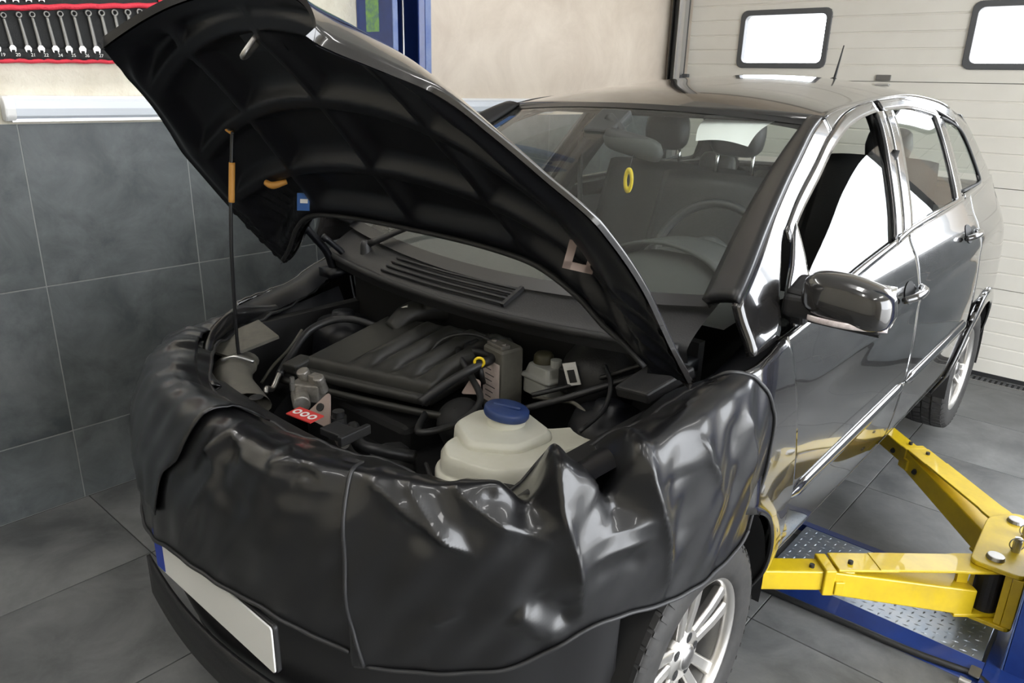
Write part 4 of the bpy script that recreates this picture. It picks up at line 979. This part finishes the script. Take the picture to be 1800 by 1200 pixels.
# hoses and pipes
def hose(name, P, r, ma=HOSE, par=None): return add(name, tube(P, r, 10, 8), ma, par or eng)
hose('coolant_hose', [(-.30, .06, .92), (-.44, -.02, .955), (-.50, -.12, .93), (-.475, -.22, .87), (-.43, -.29, .84)], .0125)
hose('coolant_pipe', [(-.43, -.29, .842), (-.415, -.31, .83), (-.40, -.335, .815), (-.385, -.36, .83), (-.375, -.37, .82)], .008, ALLOY)
hose('wiring_loom', [tuple(EC(1.06, -.15, -.02)), (.17, -.265, .845), (.222, -.18, .86), (.205, -.08, .885), (.12, -.03, .92), (.05, .0, .945), (.0, .04, .95)], .0095)
hose('vacuum_line', [(-.06, -.03, .92), (-.05, .01, .965), (-.01, .04, .99), (.05, .06, 1.0), (.11, .07, .99), (.14, .075, .96)], .0045, HOSE)
hose('breather_hose', [tuple(EC(1.0, -.1, .0)), tuple(EC(1.06, .1, .03)), tuple(EC(1.13, .3, .055)), tuple(EC(1.12, .55, .05)), (.03, .05, .955), (.02, .1, .96)], .013)
hose('radiator_hose', [(-.02, -.33, .82), (.05, -.36, .80), (.12, -.34, .80), (.17, -.28, .78)], .018)
hose('earth_cable', [(-.59, -.10, .90), (-.56, -.17, .86), (-.53, -.25, .83), (-.52, -.3, .79)], .005, GREYPL, bay)
hose('loom', [(.33, -.04, .89), (.42, .02, .93), (.50, .08, .97), (.56, .13, 1.0)], .009, HOSE, bay)
hose('loom', [(.30, .02, .90), (.38, .10, .93), (.46, .12, .97), (.55, .15, 1.02)], .007, HOSE, bay)
hose('loom', [(.56, -.12, .93), (.555, -.02, .95), (.52, .06, .98), (.46, .12, 1.0)], .006, HOSE, bay)
hose('loom', [(.28, .05, .88), (.36, .06, .89), (.44, .02, .92), (.52, -.02, .92)], .005, GREYPL, bay)
add('turbo_dome', xf(lathe([(.001, .045), (.03, .042), (.055, .028), (.068, 0), (.07, -.06)], 28), RX(.5), (.165, -.115, .83)), BAY, eng)
# air box / ducts on the passenger side
dct = add('air_duct', grid(lambda a, b: (lambda P, w_: tuple(Vector(P)+Vector((w_*math.cos(2*math.pi*b)*.6, w_*math.cos(2*math.pi*b)*.7, w_*.55*math.sin(2*math.pi*b)))))(crv([(-.555, -.345, .865), (-.49, -.40, .87), (-.41, -.45, .872), (-.32, -.475, .868), (-.25, -.49, .86)], 8)[min(int(a*32), 32)], .062-.006*math.sin(a*26)*(1 if a < .35 else 0)), 33, 20), GREYPL, car)
add('duct_clip', tube([(-.50, -.43, .905), (-.47, -.40, .915), (-.435, -.365, .90)], .005, 8), SATIN, dct)
add('duct_panel', (lambda V: (V, [(0, 1, 2, 3)]))([(-.66, -.42, .905), (-.52, -.40, .905), (-.50, -.24, .935), (-.63, -.23, .955)]), GREYPL, dct, smooth=False, solid=.01)
# radiator support panel with warning label
rs = add('radiator_support', grid(lambda a, b: (-.36+.86*a, -.635+.125*b+.05*((-.36+.86*a)/.5)**2, .915+.02*math.sin(b*3)-.03*b), 40, 8), PLASTIC, car, solid=.03)
add('warning_label', box((.035, -.505, .928), (.085, .042, .003), RZ(.12) @ RX(.06)), REDL, rs, smooth=False)
for k, dx in enumerate((-.026, .0, .026)):
    rg = lathe([(.006, .0016), (.0115, .0016)], 18)
    add('label_symbol', xf(rg, RZ(.12) @ RX(.06), (.035+dx*.99, -.505+dx*.12, .9285)), LABELW, rs, smooth=False)
add('panel_hole', xf(lathe([(.001, .001), (.014, .001), (.018, -.001)], 18), RX(.05), (-.13, -.535, .934)), BAY, rs)
add('latch_mount', join(box((.16, -.50, .925), (.07, .05, .018), RZ(.1)), box((.20, -.485, .925), (.014, .09, .024), RZ(.1))), PLASTIC, rs, smooth=False, bevel=.003)
# washer reservoir
tk = [(.30, -.335), (.36, -.385), (.50, -.36), (.565, -.27), (.56, -.14), (.60, -.06), (.57, .01), (.50, .0), (.44, -.08), (.33, -.06), (.28, -.17)]
tkp = plate_poly(tk, .028)
def scale_poly(P, k, c=(.42, -.2), dz=0): return [(c[0]+(p[0]-c[0])*k, c[1]+(p[1]-c[1])*k) for p in P]
def loft(polys):
    V = [(*q, z) for P, z in polys for q in P]; n = len(polys[0][0]); Fc = [(i*n+j, i*n+(j+1) % n, (i+1)*n+(j+1) % n, (i+1)*n+j) for i in range(len(polys)-1) for j in range(n)]
    Fc += [tuple(range(n))[::-1], tuple(range(len(V)-n, len(V)))]; return V, Fc
tank = add('washer_tank', join(loft([(scale_poly(tkp, .97), .66), (tkp, .68), (tkp, .828), (scale_poly(tkp, .985), .838), (scale_poly(tkp, .93), .845), (scale_poly(tkp, .92), .872), (scale_poly(tkp, .86), .888)]),
    loft([(plate_poly([(.275, -.255), (.385, -.315), (.485, -.245), (.495, -.12), (.345, -.065), (.262, -.155)], .03), .86), (scale_poly(plate_poly([(.275, -.255), (.385, -.315), (.485, -.245), (.495, -.12), (.345, -.065), (.262, -.155)], .03), .98, (.375, -.18)), .898), (scale_poly(plate_poly([(.275, -.255), (.385, -.315), (.485, -.245), (.495, -.12), (.345, -.065), (.262, -.155)], .03), .90, (.375, -.18)), .908)]),
    cyl((.375, -.165, .915), .047, .03, 28)), TANK, car, smooth=True, bevel=.004)
capm = add('tank_cap', xf(lathe([(.001, .0105), (.034, .011), (.040, .009), (.051, .010), (.055, .006), (.056, -.006), (.053, -.012)], 40), RX(-.12) @ RY(.08), (.375, -.165, .938)), BCAP, tank)
add('cap_rib', xf(box((0, 0, 0), (.07, .010, .008)), RX(-.12) @ RZ(.4), (.375, -.165, .950)), BCAP, tank, smooth=False, bevel=.003)
add('tank_spout', cyl((.565, -.02, .895), .022, .018, 20), TANK, tank, smooth=False, bevel=.004)
add('spout_seal', xf(lathe([(.020, -.003), (.024, 0), (.020, .003)], 20), None, (.565, -.02, .904)), RUBBER, tank)
add('tank_strap', tube([(.30, -.36, .842), (.37, -.40, .838), (.44, -.395, .838)], .006, 6), PLASTIC, tank)
add('tank_bracket', join(box((.53, -.355, .86), (.075, .018, .035), RZ(.45)), box((.50, -.37, .848), (.03, .02, .015), RZ(.45))), PLASTIC, tank, smooth=False, bevel=.003)
add('bracket_bolt', xf(cyl((0, 0, 0), .0115, .014, 14, 'Y'), RZ(.45), (.54, -.366, .868)), YCLIP, tank, smooth=False, bevel=.002)
add('tank_lower', grid(lambda a, b: (.27+.30*a, -.395-.02*math.sin(3.14*a)+.02*a, .83-.09*b), 20, 5), GREYPL, tank, solid=.02)
# brake fluid reservoir
br = add('brake_reservoir', join(loft([(plate_poly([(.195, .10), (.30, .085), (.315, .185), (.205, .195)], .018), .86), (plate_poly([(.195, .10), (.30, .085), (.315, .185), (.205, .195)], .018), .905), (plate_poly([(.188, .094), (.307, .079), (.321, .191), (.199, .201)], .018), .908), (plate_poly([(.188, .094), (.307, .079), (.321, .191), (.199, .201)], .018), .915), (plate_poly([(.197, .102), (.298, .087), (.313, .183), (.207, .193)], .018), .918), (plate_poly([(.205, .11), (.29, .096), (.305, .176), (.214, .186)], .018), .945)])), BRAKE, car, smooth=False, bevel=.003)
add('reservoir_cap', xf(lathe([(.001, .028), (.022, .028), (.028, .02), (.030, 0)], 24), None, (.237, .145, .945)), DARKCAP, br)
add('filler_stub', cyl((.285, .14, .955), .016, .02, 14), BRAKE, br, smooth=False)
add('sensor_plug', box((.335, .135, .925), (.04, .05, .07)), PLASTIC, br, smooth=False, bevel=.005)
# upright relay box with printed label, booster with white label
rb = add('relay_box', loft([(plate_poly([(.10, .04), (.19, .02), (.20, .10), (.11, .12)], .008), .80), (plate_poly([(.10, .04), (.19, .02), (.20, .10), (.11, .12)], .008), .985), (scale_poly(plate_poly([(.10, .04), (.19, .02), (.20, .10), (.11, .12)], .008), .9, (.15, .07)), .992)]), GREYPL, car, smooth=False)
Lb = [Vector((.108, .036, .83)), Vector((.187, .0185, .83)), Vector((.187, .0185, .955)), Vector((.108, .036, .955))]
dn = Vector((-.2, -.97, 0))*.003
add('printed_label', ([tuple(v+dn) for v in Lb], [(0, 1, 2, 3)]), LABELP, rb, smooth=False)
for k in range(6):
    z = .845+.0165*k; a, b = Lb[0].lerp(Lb[1], .15), Lb[0].lerp(Lb[1], .5+.3*((k*37) % 5)/5)
    add('label_line', ([(a.x, a.y-.004, z), (b.x, b.y-.004, z), (b.x, b.y-.004, z+.003), (a.x, a.y-.004, z+.003)], [(0, 1, 2, 3)]), INK, rb, smooth=False)
add('box_clip', join(box((.145, .055, .995), (.07, .03, .012), RZ(-.2)), cyl((.125, .06, 1.0), .008, .012, 10), cyl((.17, .05, 1.0), .008, .012, 10)), CASTAL, rb, smooth=False, bevel=.002)
bo = add('brake_booster', xf(lathe([(.001, .0), (.05, .0), (.07, .02), (.105, .05), (.115, .09)], 32, 'Y'), None, (.40, .10, .93)), PLASTIC, car)
add('booster_label', box((.375, .092, .962), (.04, .004, .062), RZ(.1) @ RY(-.35)), LABELW, bo, smooth=False)
add('booster_label_print', box((.378, .0895, .957), (.022, .002, .035), RZ(.1) @ RY(-.35)), INK, bo, smooth=False)
add('fuse_cover', (lambda V: (V, [(0, 1, 2, 3)]))([(.58, -.02, 1.02), (.68, -.04, 1.035), (.72, .10, 1.075), (.61, .13, 1.065)]), PLASTIC, car, smooth=False, solid=.03, bevel=.006)
# ---------------------------------------------------------------- front bumper and plate
PL = np.array([(.835, -.33), (.81, -.375), (.765, -.43), (.655, -.55), (.455, -.665), (.24, -.735), (0, -.765), (-.24, -.735), (-.455, -.665), (-.655, -.55), (-.765, -.43), (-.81, -.375), (-.835, -.33)])
PB = crv(PL, 10)
def bump_(a, b):
    p = PB[min(int(round(a*(len(PB)-1))), len(PB)-1)]; z = .24+.66*b
    k = 1-.10*(1-sstep(0, .35, b))-.05*sstep(.7, 1, b)+.012*math.sin(b*9)
    return (p[0]*(1-(1-k)*.5), p[1]*k, z)
bp = add('front_bumper', grid(bump_, len(PB), 30), TRIM, car, solid=.02, off=1)
add('lower_grille', grid(lambda a, b: (.40*(-1+2*a), -.735-.055*math.cos((-1+2*a)*1.3), .33+.12*b), 24, 4), PLASTIC, bp, solid=.01)
add('bumper_lip', tube([(p[0]*.955, p[1]*.925, .275) for p in PB[4:-4]], .014, 8, 2), PLASTIC, bp)
pl = add('number_plate', xf(prism(rrect(.52, .112, .008), 0, .004), RX(math.pi/2), (.07, -.797, .603)), PLATEW, car, smooth=False, bevel=.001)
add('plate_strip', xf(prism(rrect(.042, .106, .004), .004, .0048), RX(math.pi/2), (-.168, -.797, .603)), PLATEB, pl, smooth=False)
add('plate_holder', xf(prism(rrect(.526, .118, .01), -.012, -.001), RX(math.pi/2), (.07, -.797, .603)), PLASTIC, pl, smooth=False, bevel=.003)
fg = add('fog_lamp_trim', tube([(.72, -.525, .52), (.66, -.585, .50), (.58, -.635, .49)], .006, 6), SATIN, car)
# ================================================================= vinyl fender cover draped over the nose
fc = empty('fender_cover', (0, -.80, .66), 'black vinyl protective cover draped over the front end of the car', 'fender cover')
CPN = [(.888, .16), (.898, .0), (.89, -.17), (.835, -.37), (.705, -.555), (.48, -.705), (.25, -.80), (0, -.832)]
CP = crv(np.array(CPN+[(-x, y) for x, y in CPN[::-1][1:]]), 20)
CL = np.r_[0, np.cumsum(np.linalg.norm(np.diff(CP, axis=0), axis=1))]; CT = float(CL[-1])
st_u = CL[::20]
TX = np.array([(.79, .14, 1.08), (.765, .02, 1.06), (.735, -.12, 1.025), (.66, -.25, .97), (.53, -.385, .86), (.34, -.49, .905), (.15, -.56, .92), (-.03, -.595, .935), (-.20, -.605, .95), (-.42, -.495, .945), (-.575, -.39, .93), (-.66, -.24, .93), (-.70, -.10, .945), (-.73, .02, .965), (-.77, .12, .99)])
zS = [1.10, 1.095, 1.075, 1.03, 1.01, 1.005, 1.015, 1.025, 1.01, .985, .955, .945, .95, .965, .985]
zH = [.70, .672, .68, .705, .622, .595, .645, .65, .62, .63, .64, .65, .66, .67, .67]
TI = crv(TX, 20); ZS = mono(st_u, zS); ZH = mono(st_u, zH)
def cat_at(A, u):
    i = np.searchsorted(CL, u)-1; i = min(max(i, 0), len(CL)-2); f = (u-CL[i])/(CL[i+1]-CL[i]); return A[i]+(A[i+1]-A[i])*f
def seg_d(u, z, P):
    best = 9; tt = 0; n = len(P)-1
    for i in range(n):
        ax, ay = P[i]; dx, dy = P[i+1][0]-ax, P[i+1][1]-ay
        t = ((u-ax)*dx+(z-ay)*dy)/(dx*dx+dy*dy); t = 0 if t < 0 else (1 if t > 1 else t)
        e = math.hypot(u-ax-dx*t, z-ay-dy*t)
        if e < best: best = e; tt = (i+t)/n
    return best, tt
FOLDS = [  # path in (arc length, height), amplitude, width, sharp
    ([(.645, 1.07), (.66, 1.03), (.657, .98), (.631, .893), (.614, .791), (.602, .73)], .032, .026, 1),
    ([(.73, 1.03), (.70, .985), (.69, .94)], -.022, .04, 0),
    ([(.56, 1.0), (.525, .955), (.52, .91)], -.026, .045, 0),
    ([(.475, 1.05), (.471, 1.0), (.458, .951), (.43, .866), (.414, .782), (.403, .695)], .024, .022, 1),
    ([(.385, 1.0), (.37, .9), (.36, .78)], -.012, .045, 0),
    ([(.33, 1.05), (.315, 1.0), (.295, .972), (.249, .882)], .014, .016, 1),
    ([(.22, 1.05), (.19, .95), (.17, .8)], -.010, .035, 0),
    ([(.15, 1.04), (.12, .95), (.10, .82)], .010, .02, 1),
    ([(1.02, 1.01), (.946, .976), (.874, .933), (.802, .886)], .024, .022, 1),
    ([(.96, .955), (.90, .92), (.84, .885)], -.008, .022, 0),
    ([(.955, 1.03), (.905, .976), (.854, .923), (.813, .897)], .016, .018, 1),
    ([(.89, 1.03), (.813, .984), (.763, .957), (.669, .911)], .024, .02, 1),
    ([(.83, 1.04), (.744, .997), (.70, .955)], .012, .018, 1),
    ([(.80, 1.0), (.74, .97), (.69, .935)], -.006, .02, 0),
    ([(.60, .866), (.531, .879), (.46, .879)], .008, .016, 1),
    ([(.59, .83), (.52, .84), (.47, .835)], -.006, .022, 0),
    ([(.738, .769), (.683, .726), (.624, .676)], .016, .026, 0),
    ([(.70, .80), (.65, .76), (.62, .73)], -.008, .025, 0),
    ([(.886, .735), (.822, .768)], .007, .012, 1),
    ([(1.32, 1.0), (1.267, .99), (1.165, .985), (1.053, .975)], .012, .018, 1),
    ([(1.41, .97), (1.35, 1.02), (1.30, 1.0)], .026, .018, 1), ([(1.36, .98), (1.33, .995), (1.30, .98)], -.014, .016, 0),
    ([(1.22, 1.0), (1.15, 1.02), (1.09, .995)], .022, .016, 1), ([(1.17, .985), (1.13, 1.0), (1.10, .985)], -.012, .014, 0),
    ([(1.36, .95), (1.33, .90), (1.25, .905)], -.008, .03, 0),
    ([(1.40, 1.0), (1.376, .936), (1.453, .83), (1.568, .657)], .009, .02, 1),
    ([(1.20, .924), (1.102, .933)], .004, .02, 0),
    ([(2.05, 1.0), (2.0, .9), (1.95, .75)], .008, .03, 1), ([(2.3, 1.0), (2.35, .85), (2.35, .7)], .02, .03, 1), ([(2.6, 1.02), (2.62, .85), (2.65, .7)], .018, .03, 1),
]
def fold(u, z):
    d = 0
    for P, A, W_, sh in FOLDS:
        us = [p[0] for p in P]
        if u < min(us)-3*W_ or u > max(us)+3*W_: continue
        e, t = seg_d(u, z, P); fall = min(1, t*6+.25)*min(1, (1-t)*3+.1)
        d += A*fall*(math.exp(-e/W_*1.15) if sh else math.exp(-(e/W_)**2))
    d += .0035*math.sin(u*31+z*17)*math.sin(z*23-u*9)+.002*math.sin(u*67+z*41)
    return d
US = 1.05
def cover_pt(u, v, extra=0, left=False):
    o = cat_at(CP, u); tg = cat_at(CP, min(u+.01, CT))-cat_at(CP, max(u-.01, 0)); nrm = np.array((-tg[1], tg[0])); nrm /= -np.linalg.norm(nrm)
    if np.dot(nrm, o-np.array((0, .2))) < 0: nrm = -nrm
    t = cat_at(TI, u); s, h = ZS(u), ZH(u)+(.028*(1-sstep(1.5, 1.8, u)) if u > US-.021 and left else 0)
    sag = -.046*math.exp(-((u-.712)/.036)**2)-.066*math.exp(-((u-.535)/.038)**2)+.030*math.exp(-((u-.645)/.026)**2)+.016*math.exp(-((u-.470)/.022)**2)-.012*math.exp(-((u-.88)/.08)**2)
    fr = sstep(1.15, 1.5, u); T_ = np.array(t)+np.array((0, .03, .045))*math.exp(-((u-.645)/.045)**2)
    K = np.array((*((o-nrm*(.05+.05*fr))*.60+t[:2]*.40), s*.55+T_[2]*.45+.016+sag*.9))
    S1_ = np.array((*(o-nrm*(.048+.05*fr)), s+.004+sag-.006*fr)); S = np.array((*(o-nrm*(.018+.045*fr)), s-.012+sag*.92-.012*fr))
    M_ = np.array((*(o+nrm*(.004-.034*fr)), s-.085-.02*fr+sag*.35)); B = np.array((*(o+nrm*(.010-.024*fr)), h+(s-h)*.50)); H = np.array((*(o-nrm*(.004+.006*fr)), h))
    P = [T_, K, S1_, S, M_, B, H]; kv = [0, .15, .255, .315, .45, .70, 1]
    i = max(0, min(len(kv)-2, int(np.searchsorted(kv, v, 'right')-1))); f = (v-kv[i])/(kv[i+1]-kv[i])
    a = P[i-1] if i > 0 else 2*P[0]-P[1]; b, c = P[i], P[i+1]; d = P[i+2] if i+2 < len(P) else 2*P[-1]-P[-2]
    q = .5*(2*b+(c-a)*f+(2*a-5*b+4*c-d)*f*f+(3*b-a-3*c+d)*f**3)
    k = sstep(.05, .3, v)*(1-.5*sstep(.9, 1, v))
    dsp = fold(u, q[2])*k+extra
    upw = 1-sstep(.15, .42, v)
    q = q+np.array((*(nrm*(1-.6*upw)), .8*upw))*dsp
    if v < .2: q[2] += .004*math.sin(u*31)+.002*math.sin(u*71)
    return q
US = 1.05
def u0_(v): return .125*(1-sstep(.08, .55, v))+.03*sstep(.75, 1, v)
add('drape_panel', grid(lambda a, b: tuple(cover_pt(u0_(b)+(US-u0_(b))*a, b, .006*sstep(.93, 1, a))), 200, 90), VINYL, fc, solid=.003)
add('drape_panel', grid(lambda a, b: tuple(cover_pt(US-.02+(CT-US+.02)*a, b, 0, True)), 240, 80), VINYL, fc, solid=.003)
def seamu(v): return US-.003-.022*sstep(.80, 1.0, v)
add('seam_piping', tube([tuple(cover_pt(min(seamu(v), US), v, .007)) for v in np.linspace(.2, .985, 26)], .0042, 6, 2), VINYLE, fc)
add('hem_piping', tube([tuple(cover_pt(u, .992, .004)) for u in np.linspace(.035, US-.03, 70)], .0045, 6, 2), VINYLE, fc)
add('hem_piping', tube([tuple(cover_pt(u, .99, .003, True)) for u in np.linspace(US+.005, CT-.005, 80)], .0045, 6, 2), VINYLE, fc)
add('rear_piping', tube([tuple(cover_pt(u0_(v)+.002, v, .003)) for v in np.linspace(.05, 1, 24)], .0045, 6, 2), VINYLE, fc)
# inner binding strip along the bay edge
add('inner_binding', tube([tuple(cover_pt(u, .005, .0)) for u in np.linspace(.125, CT, 120)], .005, 6, 1), VINYLE, fc)
# loose flap folded over the passenger side corner
def flap(a, b):
    ue = 1.40+.22*b; u = ue+(2.55-ue)*a; v = .06+.80*b
    q = cover_pt(u, v, left=True, extra=.006+.006*math.exp(-((a)/.05)**2)+.002*math.sin(a*14+b*3)); 
    q[2] += .03*math.exp(-((u-2.15)/.25)**2)*max(0, 1-b*2.2)+.008*math.exp(-((a)/.1)**2)*(1-b); return tuple(q)
add('side_flap', grid(flap, 80, 50), VINYL, fc, solid=.003)
# collar of cover material standing up along the passenger fender
def collar(a, b):
    P = crv([(-.22, -.60, .96), (-.42, -.53, .95), (-.57, -.43, .94), (-.67, -.31, .94), (-.72, -.18, .945), (-.745, -.05, .96)], 8)[min(int(a*40), 40)]
    hgt = .055*math.exp(-((a-.62)/.22)**2)+.02; o = Vector((P[0], P[1], 0)).normalized()*-.03
    return (P[0]+o.x*b*(1-b)*3-.012*b*math.sin(a*19), P[1]+o.y*b*(1-b)*3, P[2]+hgt*b-.02)
add('standing_collar', grid(collar, 41, 8), VINYL, fc, solid=.003)
# ================================================================= loose things in the cabin
def sheet(a, b):
    p = (Vector((.317, .75, 1.533)).lerp(Vector((.488, .75, 1.528)), a)).lerp(Vector((.247, .95, 1.599)).lerp(Vector((.485, .95, 1.601)), a), b)
    return (p.x-.012*math.sin(math.pi*b), p.y, p.z+.010*math.sin(math.pi*a)*(1-b)+.006*math.sin(math.pi*b))
pp = add('paper_sheet', grid(sheet, 16, 12), PAPER)
tag(pp, 'white sheet of paper clipped to the sun visor behind the windscreen', 'paper')
af = empty('air_freshener', (.15, .64, 1.41), 'yellow air freshener hanging below the interior mirror', 'air freshener')
AF = Vector((.152, .645, 1.405))
add('tag_body', xf((lambda o_, i_: ([(a, -.003, b) for a, b in o_]+[(a, -.003, b) for a, b in i_]+[(a, .003, b) for a, b in o_]+[(a, .003, b) for a, b in i_], [q for k in range(24) for q in ((k, (k+1) % 24, 24+(k+1) % 24, 24+k), (48+k, 72+k, 72+(k+1) % 24, 48+(k+1) % 24), (k, 48+k, 48+(k+1) % 24, (k+1) % 24), (24+k, 24+(k+1) % 24, 72+(k+1) % 24, 72+k))]))([(.020*math.sin(k*math.pi/12), .040*math.cos(k*math.pi/12)) for k in range(24)], [(.010*math.sin(k*math.pi/12), .022*math.cos(k*math.pi/12)) for k in range(24)]), RZ(-.25), tuple(AF)), YCLIP, af)
add('string', tube([(.152, .645, 1.442), (.151, .655, 1.462), (.15, .665, 1.485)], .0015, 6), TRIM, af)
